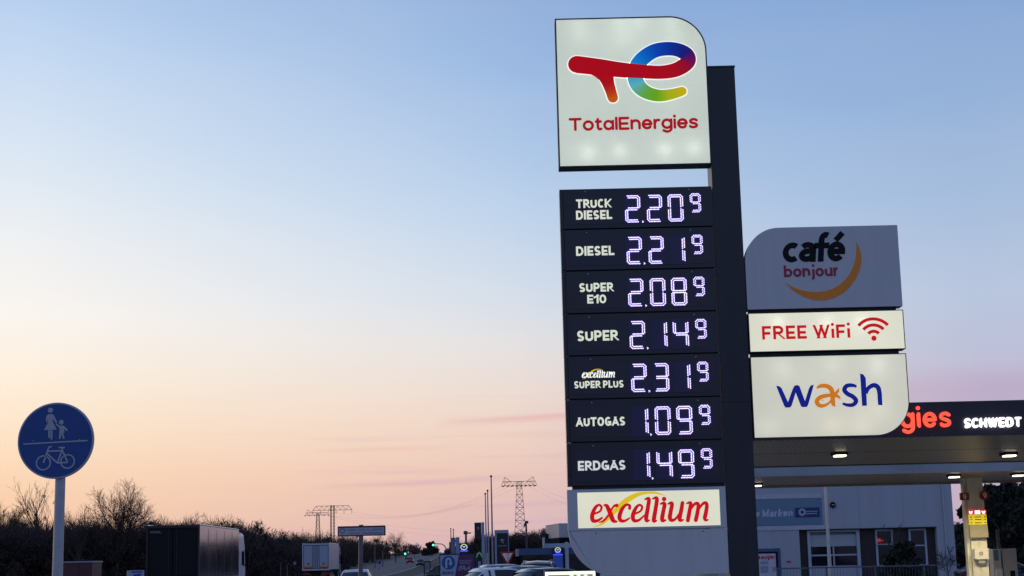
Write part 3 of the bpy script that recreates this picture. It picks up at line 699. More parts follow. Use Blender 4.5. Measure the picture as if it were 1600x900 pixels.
q.prism([Z8(*p) for p in [(327, 393), (352, 395), (372, 412), (425, 528), (464, 420), (478, 392), (500, 386), (520, 394), (566, 520), (600, 412), (614, 390), (640, 383), (592, 552), (582, 568), (546, 570), (532, 560), (489, 448), (456, 556), (444, 572), (406, 574), (394, 560)]], WY - 0.003, WY)
stroke(q, z8([(994, 398, 10), (955, 388, 15), (912, 394, 17), (893, 426, 18), (918, 458, 18), (962, 482, 18), (990, 516, 18), (968, 548, 16), (925, 553, 14), (878, 540, 9)]), WY, k=8, cap=False)
q.prism([Z8(*p) for p in [(1023, 290), (1050, 298), (1070, 328), (1080, 558), (1040, 559)]], WY - 0.003, WY)
stroke(q, z8([(1072, 455, 14), (1092, 412, 16), (1135, 388, 18), (1170, 404, 19), (1184, 450, 18), (1187, 500, 18), (1191, 552, 17)]), WY, 0.0035, k=8, cap=False)
q.prism([Z8(*p) for p in [(1170, 500), (1204, 500), (1209, 555), (1186, 552), (1174, 535)]], WY - 0.002, WY)
q.build('lettering', M_blue_l, wash)
q = MB()
stroke(q, z8([(664, 414, 6), (690, 396, 14), (735, 393, 17), (776, 412, 19), (794, 455, 19), (796, 510, 18), (802, 545, 16), (818, 564, 3)]), WY, k=8, cap=False)
stroke(q, z8([(800, 470, 12), (745, 474, 15), (690, 490, 17), (664, 524, 18), (684, 554, 17), (722, 558, 13), (765, 535, 9), (790, 500, 6)]), WY, 0.0035, k=8, cap=False)
q.prism([Z8(*p) for p in [(800, 470), (818, 440), (848, 410), (852, 438), (834, 462), (858, 482), (863, 506), (838, 492), (806, 486)]], WY - 0.0025, WY)
disc(q, Z8(712, 512), 6 / 5.327 * SC, WY)
q.build('fish_letter', M_orange_l, wash)
for x, y, w, cc in ((1222, 575, .035, (1, 1, .95)), (1300, 570, .035, (1, 1, .95)), (1370, 572, .06, (1, 1, .9)), (1300, 664, .05, (1, .80, .45)), (1345, 664, .04, (1, .80, .45)), (1372, 640, .03, (1, .86, .6)), (1200, 668, .03, (1, 1, .9))):
    p = P(x, y); lamp('tube_lamp', (p.x, PY + 0.075, p.z), w, wash, cc)
# brackets that carry the boxes
def bracket(*a): MB().box(*a).build('bracket', M_edge, sign)
for z in (bz0 + 0.3, bz0 + 1.2): bracket(XR - 0.05, XR + 0.02, PY + 0.02, PY + 0.12, z, z + 0.08)
for z in (cz0 + 0.3, wz0 + 0.15, sz0 + 0.3): bracket(post_x1 - 0.02, RX0 + 0.05, PY + 0.02, PY + 0.1, z, z + 0.08)
bracket(RX0 + 0.02, RX1 - 0.06, PY, PY + 0.1, wz1 + 0.002, cz0 - 0.002); bracket(RX0 + 0.02, RX1 - 0.06, PY, PY + 0.1, sz1 + 0.002, wz0 - 0.002)

# ------------------------------------------------------------------ round cycle and foot path sign
SY = 12.0
T = lambda u, v: (at(20 + u / 6.667, 620 + v / 6.667, SY).x, at(20 + u / 6.667, 620 + v / 6.667, SY).z)
ctr = at(87.6, 688.5, SY); SR = 59.5 * (at(90, 690, SY).x - at(89, 690, SY).x); s1 = (at(90, 690, SY).x - at(89, 690, SY).x) / 6.667
rs = thing('cycle_path_sign', 'round blue road sign with walking woman, child and bicycle on a grey pole', 'road sign', (ctr.x, SY + 0.06, 0))
M_galv = mat('galvanised steel', (0.42, 0.43, 0.45), 0.5, 0.35, var=0.15, vscale=10)
M_signblue = mat('sign blue film', (0.004, 0.06, 0.25), 0.4, var=0.12, vscale=8)
M_signwhite = mat('sign white film', (0.42, 0.42, 0.46), 0.5, var=0.1)
pt = at(91.3, 748, SY); pb = at(86, 900, SY)
slope = (pb.x - pt.x) / (pt.z - pb.z)
MB().tube([(pt.x + slope * pt.z * 0.55, SY + 0.07, 0), (pt.x, SY + 0.05, pt.z), (pt.x, SY + 0.05, ctr.z + SR * 0.9)], [0.044, 0.039, 0.038], 16).build('pole', M_galv, rs, smooth=False)
plate = MB(); plate.lathe([(SR * .985, 0.0), (SR, 0.004), (SR, 0.02), (SR * .985, 0.024)], 64, (ctr.x, SY - 0.012, ctr.z), 'Y')
plate = plate.build('sign_plate', M_signwhite, rs)
q = MB(); disc(q, (ctr.x, ctr.z), SR * 0.955, SY - 0.0125, th=0.0015, n=64); q.build('blue_field', M_signblue, plate)
q = MB(); BY = SY - 0.0145
disc(q, T(399, 142), 27 * s1, BY); disc(q, T(511, 267), 25 * s1, BY)
q.prism([T(*p) for p in [(376, 183), (424, 183), (440, 205), (470, 268), (456, 280), (424, 226), (425, 266), (465, 345), (332, 350), (372, 268), (371, 222), (366, 264), (351, 262), (356, 206)]], BY - .003, BY)
for a in ([(375, 352), (395, 352), (395, 428), (376, 430)], [(400, 350), (420, 350), (420, 446), (401, 448)]): q.prism([T(*p) for p in a], BY - .003, BY)
q.prism([T(*p) for p in [(460, 276), (492, 304), (534, 300), (580, 344), (570, 360), (541, 336), (545, 374), (531, 380), (547, 434), (529, 440), (515, 386), (503, 440), (486, 441), (492, 376), (494, 328), (452, 290)]], BY - .003, BY)
stroke(q, [T(115, 495) + (7 * s1,), T(787, 457) + (7 * s1,)], BY, cap=False)
for c, r in (((325, 690), 79), ((577, 675), 77)): ring(q, T(*c), (r - 14) * s1, r * s1, BY, n=40)
for k, line in enumerate(([(415, 521), (386, 526), (370, 560), (348, 625), (325, 690)], [(366, 570), (528, 563)], [(362, 592), (470, 690)], [(470, 690), (522, 555), (516, 532)], [(484, 531), (550, 530)], [(524, 562), (578, 682)], [(466, 690), (578, 685)])):
    stroke(q, [T(*p) + (7.5 * s1,) for p in line], BY, th=0.003 + 0.0002 * k, k=6, cap=False)
q.build('pictogram', M_signwhite, plate)
for p in ((222, 463), (700, 447)): q = MB(); disc(q, T(*p), 6 * s1, SY - .0145, th=.004, n=10); q.build('bolt', M_galv, plate)
for z in (ctr.z - SR * .5, ctr.z + SR * .5): MB().box(pt.x - .05, pt.x + .05, SY + 0.012, SY + 0.1, z - .015, z + .015).build('clamp', M_galv, rs)

# ------------------------------------------------------------------ filling station canopy
KY = 43.0
K = lambda x, y, Y=KY: at(x, y, Y)
fz0_, fz1_ = K(1500, 681).z, K(1500, 627).z
kx0, kx1 = K(1152, 690).x, K(1600, 690).x + 14
M_fascia = mat('canopy fascia paint', (0.02, 0.016, 0.026), 0.4, var=0.15, vscale=2)
M_soffit = mat('canopy soffit slats', (0.27, 0.225, 0.18), 0.33, var=0.1, vscale=2)
M_pale = mat('pale painted metal', (0.42, 0.47, 0.52), 0.5, var=0.08, vscale=1.5)
M_lampface = mat('lamp diffuser', (0.8, 0.8, 0.75), 0.4, emit=(1.0, 0.93, 0.66), es=3.5)
M_colm = mat('column paint', (0.62, 0.6, 0.52), 0.5, var=0.08, vscale=2)
can = thing('station_canopy', 'large dark filling station canopy with red and white lit lettering and slatted underside', 'canopy', (K(1525, 760, 66).x, 50, 0))
Y1, Y2, Y3, Y4 = KY, 57.0, 60.5, 69.5
fas = MB(); fas.box(kx0, kx1, Y1, Y1 + 0.25, fz0_, fz1_); fas.box(kx0, kx0 + 0.25, Y1 + 0.25, Y2, fz0_, fz1_); fas.box(kx1 - 0.25, kx1, Y1 + 0.25, Y2, fz0_, fz1_); fas.box(kx0 + .25, kx1 - .25, Y2 - 0.25, Y2, fz0_, fz1_)
fas.box(kx0 + .25, kx1 - .25, Y1 + .25, Y2 - .25, fz1_ - 0.2, fz1_ - 0.05)
fas = fas.build('fascia', M_fascia, can)
MB().box(kx0 + .25, kx1 - .25, Y1 + .25, Y2 - .25, fz0_ + 0.028, fz0_ + 0.14).build('soffit_backing', M_edge, can)
so = MB()
nsl = int((kx1 - kx0 - 0.6) / 0.16)
for seg0, seg1 in ((Y1 + 0.3, 49.3), (49.5, Y2 - 0.3)):
    for i in range(nsl):
        x = kx0 + 0.3 + i * 0.16; so.box(x, x + 0.112, seg0, seg1, fz0_ + 0.025, fz0_ + 0.038)
so.build('soffit', M_soffit, can)
z2b, z2t = K(1300, 742, Y3).z, K(1300, 731, Y3).z
MB().box(kx0 + 0.3, kx1, Y3, Y3 + 0.2, z2b, z2t + 0.05).build('rear_fascia', M_pale, can)
MB().box(kx0 + 0.3, kx1, Y3 + 0.2, Y4, z2b + 0.015, z2b + 0.1).build('soffit_backing', M_edge, can)
so = MB()
for i in range(int((kx1 - kx0 - 0.5) / 0.2)): x = kx0 + 0.35 + i * 0.2; so.box(x, x + 0.14, Y3 + 0.25, Y4 - .2, z2b + 0.012, z2b + 0.024)
so.box(kx0 + .3, kx1, Y4, Y4 + 0.2, z2b - 0.08, z2b + 0.5)
so.box(kx0 + .35, kx1 - 0.1, Y3 + .2, Y4, z2b + 0.3, z2b + 0.45)
so.build('rear_soffit', M_soffit, can)
for x in (kx0 + 2, kx0 + 9, kx0 + 17): MB().box(x, x + 0.2, Y2 - .01, Y3 + .01, fz0_ + .35, fz0_ + .55).build('tie_beam', M_fascia, can)
M_redneon = mat('red lit letter', (0.8, 0.1, 0.05), 0.4, emit=(1.0, 0.085, 0.04), es=1.25)
M_whiteneon = mat('white lit letter', (0.8, 0.8, 0.8), 0.4, emit=(1.0, 1.0, 1.0), es=1.3)
q = MB(); 
Zc = lambda u, v: (1385 + u / 6.43, 620 + v / 6.43)
a, b = Zc(140, 318), Zc(648, 306)
def word_w(t, w, gap): return sum(GLYPH[c][0] for c in t) + w * len(t) + gap * (len(t) - 1)
full = word_w("TotalEnergies", .17, .13) / word_w("gies", .17, .13) * (b[0] - a[0])
write_px(q, "TotalEnergies", (b[0] - full, b[1] + .0227 * full), b, 31, KY, KY - 0.04, w=.17, gap=.13, rnd=True, xh=.78, th=0.06, step=.004); q.build('lettering', M_redneon, can)
q = MB(); write_px(q, "SCHWEDT", Zc(775, 318), Zc(1350, 305), 15.8, KY, KY - 0.04, w=.23, gap=.09, shear=.05, th=0.06, step=.004, rnd=True); q.build('lettering', M_whiteneon, can)
# lamps under the canopies
def can_lamp(px, py, Y, z, w, wd=0.62):
    p = K(px, py, Y)
    h = MB().box(p.x - wd / 2 - .06, p.x + wd / 2 + .06, Y - .3, Y + .3, z - 0.10, z + 0.03).build('lamp_housing', M_edge, can)
    MB().box(p.x - wd / 2, p.x + wd / 2, Y - .3, Y + .16, z - 0.145, z - 0.10).build('diffuser', M_lampface, h)
    l = bpy.data.lights.new('canopy_lamp', 'SPOT'); l.energy = w; l.color = (1, .84, .48); l.spot_size = math.radians(150); l.spot_blend = 0.6; l.shadow_soft_size = 0.25
    o = bpy.data.objects.new('canopy_lamp', l); COL.objects.link(o); o.location = Vector((p.x, Y, z - 0.2)) - origin(can); o.parent = can
for px, py, Y in ((1311, 703, 49.4), (1576, 711, 51.5)): can_lamp(px, py, Y, fz0_ + .025, 380, 0.32)
for px, py, Y in ((1490, 744, 62.5), (1590, 741, 62.5), (1182, 750, 66.5)): can_lamp(px, py, Y, z2b + .012, 900, 0.33)
# column and what is fixed to it
CYc = 66.0
cA, cB = K(1512, 800, CYc).x, K(1536.5, 800, CYc).x
cm = MB(); cm.box(cA, cB, CYc - .2, CYc + .3, 0, z2b + .05); cm.box(cA - .14, cA - .003, CYc - 0.05, CYc + .3, 0, z2b + .05); cm.box((cA + cB) / 2 - .02, (cA + cB) / 2 + .02, CYc - .23, CYc - .2, 0, z2b)
colm = cm.build('column', M_colm, can, bevel=0.01)
zq = lambda y: K(1525, y, CYc).z
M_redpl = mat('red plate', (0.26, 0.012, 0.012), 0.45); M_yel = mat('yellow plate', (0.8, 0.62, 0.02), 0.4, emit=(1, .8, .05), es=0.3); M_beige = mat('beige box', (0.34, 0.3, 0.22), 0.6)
sx0, sx1 = K(1510.5, 810, CYc).x, K(1538, 810, CYc).x
bd = MB().box(sx0, sx1, CYc - .32, CYc - .25, zq(820), zq(804)).build('notice_board', M_yel, colm)
hd = MB().box(sx0, sx1, CYc - .34, CYc - .25, zq(804) + .004, zq(797)); hd.build('header', mat('lit red header', (.5, .02, .02), .4, emit=(1, .03, .02), es=.5), bd)
q = MB()
for fx in (.12, .84): 
    for sgn in (-1, 1): stroke(q, [(sx0 + (sx1 - sx0) * fx, zq(803), .03), (sx0 + (sx1 - sx0) * fx + sgn * .06, zq(799), .03)], CYc - .34, cap=False, th=.004 + .001 * sgn)
q.box(sx0 + .26, sx1 - .26, CYc - .346, CYc - .34, zq(803.4), zq(798)); q.build('header_mark', M_whiteneon, bd)
q = MB()
for yy in (808, 812, 817):
    q.box(sx0 + .25, sx1 - .22, CYc - .326, CYc - .32, zq(yy + .7), zq(yy - .4))
    for fx in (.08, .86): q.box(sx0 + (sx1 - sx0) * fx, sx0 + (sx1 - sx0) * fx + .07, CYc - .326, CYc - .32, zq(yy + .7), zq(yy - .6))
q.build('notice_print', M_black, bd)
MB().box(K(1511.5, 830, CYc).x, K(1539.5, 830, CYc).x, CYc - .4, CYc - .21, zq(840), zq(820.5)).build('control_box', M_beige, colm, bevel=.01)
M_whitep = mat('white plastic', (0.62, 0.61, 0.58), 0.45)
dp = MB(); dp.box(K(1518, 866, CYc).x, K(1541, 866, CYc).x, CYc - .5, CYc - .21, zq(874), zq(857.5)); dp.prism_x([(CYc - .45, zq(874)), (CYc - .25, zq(874)), (CYc - .3, zq(880)), (CYc - .38, zq(880))], K(1525, 866, CYc).x, K(1535, 866, CYc).x)
dp = dp.build('towel_dispenser', M_whitep, colm, bevel=.012)
q = MB(); p = K(1533, 865, CYc - .5); ring(q, (p.x, p.z), .05, .08, CYc - .502, n=20); stroke(q, [(p.x - .05, p.z - .05, .012), (p.x + .05, p.z + .05, .012)], CYc - .502, cap=False); q.build('red_mark', M_redpl, dp)
for (x0, x1, y0, y1, rd) in ((1497, 1510, 770.5, 782, False), (1528.5, 1541, 766, 783, True)):
    a, b = K(x0, y1, CYc), K(x1, y0, CYc); q = MB()
    if rd: q.lathe([((b.x - a.x) / 2 * 1.1, 0), ((b.x - a.x) / 2 * 1.1, .1)], 24, ((a.x + b.x) / 2, CYc - .36, (a.z + b.z) / 2), 'Y')
    else: q.box(a.x, b.x, CYc - .36, CYc - .26, a.z, b.z); q.bar((b.x - .05, CYc - .3, (a.z + b.z) / 2), (cA + .02, CYc - .3, (a.z + b.z) / 2), .03)
    if rd: q.bar((a.x + .05, CYc - .25, (a.z + b.z) / 2), (cB - .02, CYc - .22, (a.z + b.z) / 2), .03)
    fl = q.build('pump_number_flag', M_redpl, colm)
    q = MB(); write(q, "9", (a.x + b.x) / 2 - .07, (a.x + b.x) / 2 + .07, (a.z + b.z) / 2 - .11, .22, CYc - .362, w=.2); q.build('number', M_colm, fl)

# ------------------------------------------------------------------ fuel pump
UY = 58.0
U = lambda x, y: at(x, y, UY)
fpn = thing('fuel_pump', 'grey fuel pump cabinet with teal screen standing under the station canopy', 'fuel pump', (U(1568, 860).x, UY, 0.0))
ztp = U(1570, 857.5).z
MB().box(U(1562, 860).x, U(1584, 860).x, UY - .3, UY + .3, 0.16, ztp).build('cabinet', mat('pump grey', (0.36, 0.35, 0.33), .45), fpn, bevel=.02)
MB().box(U(1547.5, 860).x, U(1560, 860).x, UY - .26, UY + .26, 0.16, ztp).build('side_cabinet', mat('pump pale grey', (0.45, 0.44, 0.42), .45), fpn, bevel=.02)
MB().box(U(1549, 860).x, U(1556, 860).x, UY - .275, UY - .26, ztp - .42, ztp - .03).build('screen', mat('teal screen', (0.03, 0.08, 0.09), .2, emit=(.05, .2, .22), es=.06), fpn)
MB().box(U(1549, 860).x, U(1559, 860).x, UY - .4, UY - .27, ztp - 1.0, ztp - .72).build('card_reader', M_whitep, fpn, bevel=.015)
MB().box(U(1572, 860).x, U(1579, 860).x, UY - .34, UY - .3, ztp - 1.1, ztp - .8).build('nozzle_holster', M_black, fpn, bevel=.01)
MB().bar((U(1561.5, 860).x, UY + .05, 0.1), (U(1561.5, 860).x, UY + .05, U(1562, 827).z), .06, n=10).build('hose_mast', mat('mast brown', (.08, .07, .06), .6), fpn)
MB().box(U(1545, 860).x, U(1587, 860).x, UY - .5, UY + .5, 0.0, .158).build('island_kerb', mat('kerb concrete', (.35, .34, .32), .85), fpn, bevel=.02)

# ------------------------------------------------------------------ white workshop building behind the canopy
BYd = 92.0
B = lambda x, y: at(x, y, BYd)
bx = lambda x, y=850: B(x, y).x
bzz = lambda y, x=1330: B(x, y).z
wk = thing('workshop_building', 'white flat roofed workshop with pale blue banner and dark window band, behind the canopy', 'building', (bx(1330), BYd + 6, 0))
M_wall = mat('white render', (0.42, 0.435, 0.47), 0.85, var=0.06, vscale=0.6, st=(3, 3, .35))
M_dark = mat('dark brown cladding', (0.03, 0.022, 0.022), 0.6, var=.2); M_glass = mat('dark window glass', (0.015, 0.015, 0.02), 0.08, var=.1)
X0w, X1w, ZT = bx(1120), bx(1491, 830), 7.6
rL, rR, rT = bx(1249.5), bx(1465), (B(1250, 828).z + B(1465, 822).z) / 2
w = MB(); w.box(X0w, rL, BYd, BYd + 14, 0, ZT); w.box(rL, rR, BYd, BYd + 14, rT, ZT); w.box(rR, X1w, BYd, BYd + 14, 0, ZT); w.box(rL, rR, BYd + .6, BYd + 14, 0, rT)
wall = w.build('wall', M_wall, wk)
MB().box(X0w - .1, X1w + .1, BYd - .06, BYd + 14.1, ZT, ZT + .18).build('parapet', M_pale, wk)
MB().box(rL, bx(1262.5), BYd + .35, BYd + .6, 0, rT - .003).build('cladding', M_dark, wk)
MB().box(bx(1345.5), rR, BYd + .45, BYd + .6, 0, rT - .003).build('cladding', M_dark, wk)
gd = MB(); gL, gR = bx(1263), bx(1345); gd.box(gL, bx(1267.5), BYd + .2, BYd + .5, 0, rT - .08); gd.box(bx(1340), gR, BYd + .2, BYd + .5, 0, rT - .08); gd.box(bx(1267.5), bx(1340), BYd + .21, BYd + .5, rT - .18, rT - .08)
gate = gd.build('workshop_gate', M_pale, wk)
leaf = MB(); a0, a1 = bx(1267.5) + .005, bx(1340) - .005
for y0, y1 in ((853, 835), (868, 865.3), (905, 883.5)): leaf.box(a0, a1, BYd + .32, BYd + .42, bzz(y0), bzz(y1))
leaf.box(bx(1302.6), bx(1304.8), BYd + .33, BYd + .41, bzz(883.5), bzz(853)); leaf.box(a0, a1, BYd + .32, BYd + .42, 0, bzz(905) - .002)
leaf.build('gate_leaf', M_wall, gate)
MB().box(a0, a1, BYd + .385, BYd + .395, bzz(883), bzz(853.2)).build('pane', M_glass, gate)
for l_, r_, sill in ((1370.5, 1398.5, 849), (1423, 1450.5, 852)):
    fr = MB(); l, r = bx(l_), bx(r_); t = rT - .1
    for a, b in ((l, l + .11), (r - .11, r)): fr.box(a, b, BYd + .32, BYd + .45, .9, t)
    fr.box(l + .11, r - .11, BYd + .33, BYd + .45, t - .1, t); fr.box(l + .11, r - .11, BYd + .33, BYd + .45, bzz(sill + 2, 1400), bzz(sill, 1400)); fr.box(l, r, BYd + .3, BYd + .45, .8, .9)
    f = fr.build('window', M_pale, wk); MB().box(l + .11, r - .11, BYd + .41, BYd + .42, .9, t - .1).build('pane', M_glass, f)
q = MB(); p = B(1375, 844); q.box(p.x - .12, p.x + .12, BYd + .39, BYd + .4, p.z - .1, p.z + .1); q.box(p.x + .15, p.x + .3, BYd + .39, BYd + .4, p.z - .06, p.z + .03); q.build('red_indicator', mat('red lamp', (.5, .02, .02), .4, emit=(1, .03, .02), es=.45), wk)
bn = MB().box(X0w + .2, bx(1287.5), BYd - .06, BYd - .003, bzz(820.5, 1240), bzz(779.5, 1240)).build('banner', mat('pale blue banner', (0.14, 0.235, 0.33), .5, var=.05, vscale=1), wk)
q = MB(); write_px(q, "e Mqrken", (1179.5, 808.2), (1238, 806.6), 11.5, BYd, BYd - .061, w=.22, gap=.1, shear=.12); q.build('lettering', mat('pale lettering', (.5, .55, .6), .5), bn)
bdg = MB().box(bx(1244.5), bx(1283), BYd - .09, BYd - .061, bzz(808, 1264), bzz(793, 1264)).build('badge', mat('badge blue', (0.012, 0.03, 0.16), .4), wk)
q = MB(); p = B(1253, 800.3); disc(q, (p.x, p.z), .22, BYd - .0905); q.box(bx(1262), bx(1280), BYd - .094, BYd - .0905, p.z + .01, p.z + .06); q.box(bx(1262), bx(1279), BYd - .094, BYd - .0905, p.z - .12, p.z - .07); q.build('badge_print', mat('badge print', (.4, .42, .5), .5), bdg)
q = MB(); disc(q, (p.x, p.z), .1, BYd - .0945); q.build('badge_dot', mat('badge blue', (0, 0, 0)), bdg)
st_ = MB(); st_.box(X0w + .2, bx(1287), BYd - .05, BYd - .003, bzz(778.8, 1240), bzz(771.5, 1240)); st_.box(X0w + .2, bx(1290), BYd - .05, BYd - .003, bzz(828, 1240), bzz(821.2, 1240)); st_.build('trim_strip', mat('lighter render', (.5, .51, .55), .8), wk)
for x in (bx(1345), bx(1415)): MB().box(x - .012, x + .012, BYd - .004, BYd + .02, rT + .05, ZT - .01).build('wall_joint', mat('joint grey', (.3, .31, .34), .9), wk)  # thin grey panel joints, a colour of their own
MB().tube([(bx(1478), BYd - .09, .1), (bx(1478), BYd - .09, ZT)], .055, 8).build('downpipe', M_pale, wk)
MB().box(rL + .003, rR - .003, BYd - .03, BYd + .3, rT - .045, rT - .003).build('lintel', M_edge, wk)
wl = MB(); p = B(1301, 789); wl.lathe([(.16, 0), (.18, .1), (.14, .16)], 16, (p.x, BYd - .165, p.z), 'Y'); wl = wl.build('wall_lamp', M_black, wk)
q = MB(); q.box(p.x - .09, p.x + .09, BYd - .19, BYd - .165, p.z - .02, p.z + .03); q.build('glass', M_pale, wl)
dl, dr, dt = bx(1150), bx(1220, 880), bzz(857, 1200)
dm = MB(); dm.box(dl, dr, BYd - .05, BYd - .003, 0, dt); dm = dm.build('entrance', mat('entrance blue', (.06, .11, .2), .5), wk)
MB().box(dl, bx(1215.5, 880), BYd - .08, BYd - .051, 0, bzz(862, 1200)).build('frame', M_black, dm)
MB().box(dl, bx(1212, 880), BYd - .1, BYd - .081, 0, bzz(865, 1200)).build('poster', mat('poster white', (.62, .55, .6), .5), dm)
q = MB(); write_px(q, "squger", (1184, 873.8), (1211, 873), 7.0, BYd, BYd - .101, w=.22, gap=.1, shear=.12); q.build('lettering', mat('poster red', (.5, .02, .05), .5), dm)
q = MB(); q.box(bx(1186), bx(1199), BYd - .105, BYd - .101, bzz(882, 1200), bzz(877, 1200)); q.box(bx(1186), bx(1198), BYd - .105, BYd - .101, bzz(895, 1200), bzz(884, 1200)); q.box(bx(1204), bx(1210), BYd - .105, BYd - .101, bzz(893, 1200), bzz(886, 1200)); q.build('poster_print', mat('poster grey', (.3, .34, .45), .5), dm)
MB().box(bx(1228), bx(1234), BYd - .03, BYd - .003, bzz(879, 1230), bzz(876.5, 1230)).build('letter_slot', M_crim, wk)
# slim lamp post in front of the workshop
LY = 84.0
p = at(1289.5, 762, LY)
lp_ = thing('slim_light_post', 'slim pale light post rising in front of the white workshop gate', 'lamp post', (p.x, LY, 0))
MB().tube([(p.x, LY, 0), (p.x, LY, 2), (p.x, LY, p.z + 2.2)], [.11, .09, .07], 10).build('pole', mat('cream pole', (.6, .58, .5), .5), lp_)
MB().box(p.x - .3, p.x + .3, LY - .12, LY + .12, p.z + 2.2, p.z + 2.32).build('lamp_head', M_edge, lp_)
l = bpy.data.lights.new('post_lamp', 'SPOT'); l.energy = 40; l.color = (1, .85, .55); l.spot_size = math.radians(60); l.shadow_soft_size = .1
o = bpy.data.objects.new('post_lamp', l); COL.objects.link(o); o.parent = lp_; o.location = (0, -0.55, p.z + 2.1); o.rotation_euler = (math.radians(-12), 0, 0)
# wire mesh fence
FYd = 80.0
fe = thing('mesh_fence', 'low grey wire mesh fence running in front of the white workshop', 'fence', (at(1330, 885, FYd).x, FYd, 0))
fz = at(1330, 885.5, FYd).z; fxa, fxb = at(1215, 885, FYd).x, at(1500, 885, FYd).x
M_fence = mat('fence green grey', (.12, .15, .18), .6)
q = MB(); q.box(fxa, fxb, FYd - .025, FYd + .025, fz - .05, fz + .02); q.box(fxa, fxb, FYd - .02, FYd + .02, .1, .14); q.build('rail', M_fence, fe)
q = MB(); x = fxa
while x < fxb: q.box(x, x + .012, FYd - .008, FYd + .008, .14, fz - .05); x += .16
q.build('mesh_panel', M_fence, fe)
x = fxa
while x < fxb:
    MB().box(x - .04, x + .04, FYd + .03, FYd + .1, 0, fz + .04).build('post', M_fence, fe); x += 2.5

# ------------------------------------------------------------------ trees
def grow(rng, out, p, d, L, r, lev, maxlev, spread, upw, kids):
    n = 5 if lev < 2 else 3; pts = [p.copy()]; dd = d.copy()
    for i in range(n):
        dd = (dd + Vector((rng.gauss(0, 1), rng.gauss(0, 1), rng.gauss(0, .6))) * (0.06 if lev == 0 else .12) + Vector((0, 0, upw))).normalized()
        pts.append(pts[-1] + dd * (L / n))
    rad = [r * (1 - 0.55 * i / n) for i in range(n + 1)]
    out[min(lev, 2)].tube(pts, rad, 6 if lev == 0 else (4 if lev == 1 else 3))
    if lev >= maxlev: return
    nk = kids[lev]
    for k in range(nk):
        t = (0.32 if lev == 0 else 0.25) + (0.68 if lev == 0 else .75) * (k + rng.random()) / nk
        j = min(n - 1, int(t * n)); q = pts[j].lerp(pts[j + 1], t * n - j)
        ax = (pts[j + 1] - pts[j]).normalized(); a = rng.uniform(0, 2 * math.pi) if lev else k * 2.4 + rng.uniform(-.5, .5)
        side = ax.cross(Vector((math.cos(a), math.sin(a), 0.13))).normalized()
        ang = rng.uniform(.6, 1.1) * spread
        nd_ = (ax * math.cos(ang) + side * math.sin(ang)).normalized()
        grow(rng, out, q, nd_, L * rng.uniform(.5, .72) * (1.12 - .35 * t), max(r * (1 - .5 * t) * .62, 0.016), lev + 1, maxlev, spread, upw, kids)
M_bark = mat('bark', (0.05, 0.038, 0.033), .9, var=.3, vscale=4)
M_twig = mat('twigs', (0.06, 0.04, 0.033), .9, var=.3, vscale=2)
M_needle = mat('evergreen leaves', (0.02, 0.027, 0.016), .85, var=.5, vscale=1)
M_brush = mat('undergrowth', (0.05, 0.034, 0.026), .95, var=.5, vscale=.8)
def bare_tree(seed, h, spread, kids=(11, 7, 5, 3), maxlev=4, upw=.05, rbase=None, tw=1.0):
    rng = random.Random(seed); out = [MB(), MB(), MB()]
    grow(rng, out, Vector((0, 0, 0)), Vector((rng.uniform(-.05, .05), 0, 1)), h * .78, rbase or h * .021, 0, maxlev, spread, upw, kids)
    trunk = MB(); trunk.add(out[0].v, out[0].f); trunk.add(out[1].v, out[1].f)
    zt = max(v[2] for v in out[2].v); k = h / zt
    for m in (trunk, out[2]): m.v = [(a * k, b * k, c * k) for a, b, c in m.v]
    return trunk, out[2]
def leaf_cloud(mb, rng, c, R, n, s, flat=.75):
    for _ in range(n):
        while True:
            v = Vector((rng.uniform(-1, 1), rng.uniform(-1, 1), rng.uniform(-1, 1)))
            if v.length < 1: break
        v = v * (v.length ** -.3 if v.length > .05 else 1)
        p = Vector(c) + Vector((v.x * R, v.y * R, v.z * R * flat))
        a = Vector((rng.gauss(0, 1), rng.gauss(0, 1), rng.gauss(0, 1))).normalized(); b = a.orthogonal().normalized(); e = a.cross(b)
        k = s * rng.uniform(.5, 1.2)
        mb.add([p + b * k, p + e * k * .6, p - b * k, p - e * k * .6], [(0, 1, 2, 3)])
def put_tree(name, label, px, py_top, Y, seed, spread, group, kids=(11, 7, 5, 3), maxlev=4, upw=.05, extra=None):
    p = at(px, py_top, Y); h = p.z - gz(Y)
    t = thing(name, label, 'tree', (0, 0, 0), group)
    tr, cr = bare_tree(seed, h, spread, kids, maxlev, upw)
    a = tr.build('trunk', M_bark, t); b = cr.build('crown', M_twig, t)
    if extra: extra(t, h)
    place(t, (p.x, Y, gz(Y)), seed * .7); return t
GT = 'bare roadside trees on the left'
put_tree('bare_tree', 'broad bare tree with the widest crown, left of the dark truck', 186, 746, 150, 11, .74, GT, kids=(13, 9, 6, 4), upw=.07)
def nest(t, h):
    rng = random.Random(5); m = MB()
    for (x, z, r) in ((-.9, h * .74, .42), (.35, h * .8, .25), (.15, h * .6, .3)): leaf_cloud(m, rng, (x, 0, z), r * .8, 90, .06, 1)
    m.build('mistletoe', M_needle, t)
put_tree('bare_tree', 'tall thin bare tree with dark mistletoe clumps, right beside the round blue sign', 75, 741, 165, 23, .5, GT, kids=(9, 5, 3, 2), upw=.1, extra=nest)
put_tree('bare_tree', 'bare treetop at the left edge of the picture', 6, 778, 160, 31, .6, GT)
put_tree('bare_tree', 'low bushy bare tree left of the round sign pole', 38, 789, 170, 37, .75, GT)
put_tree('bare_tree', 'bare rounded treetop over the left half of the dark truck', 290, 797, 190, 41, .72, GT, kids=(12, 8, 5, 3))
put_tree('bare_tree', 'upright bare treetop over the right end of the dark truck', 347, 799, 200, 47, .6, GT)
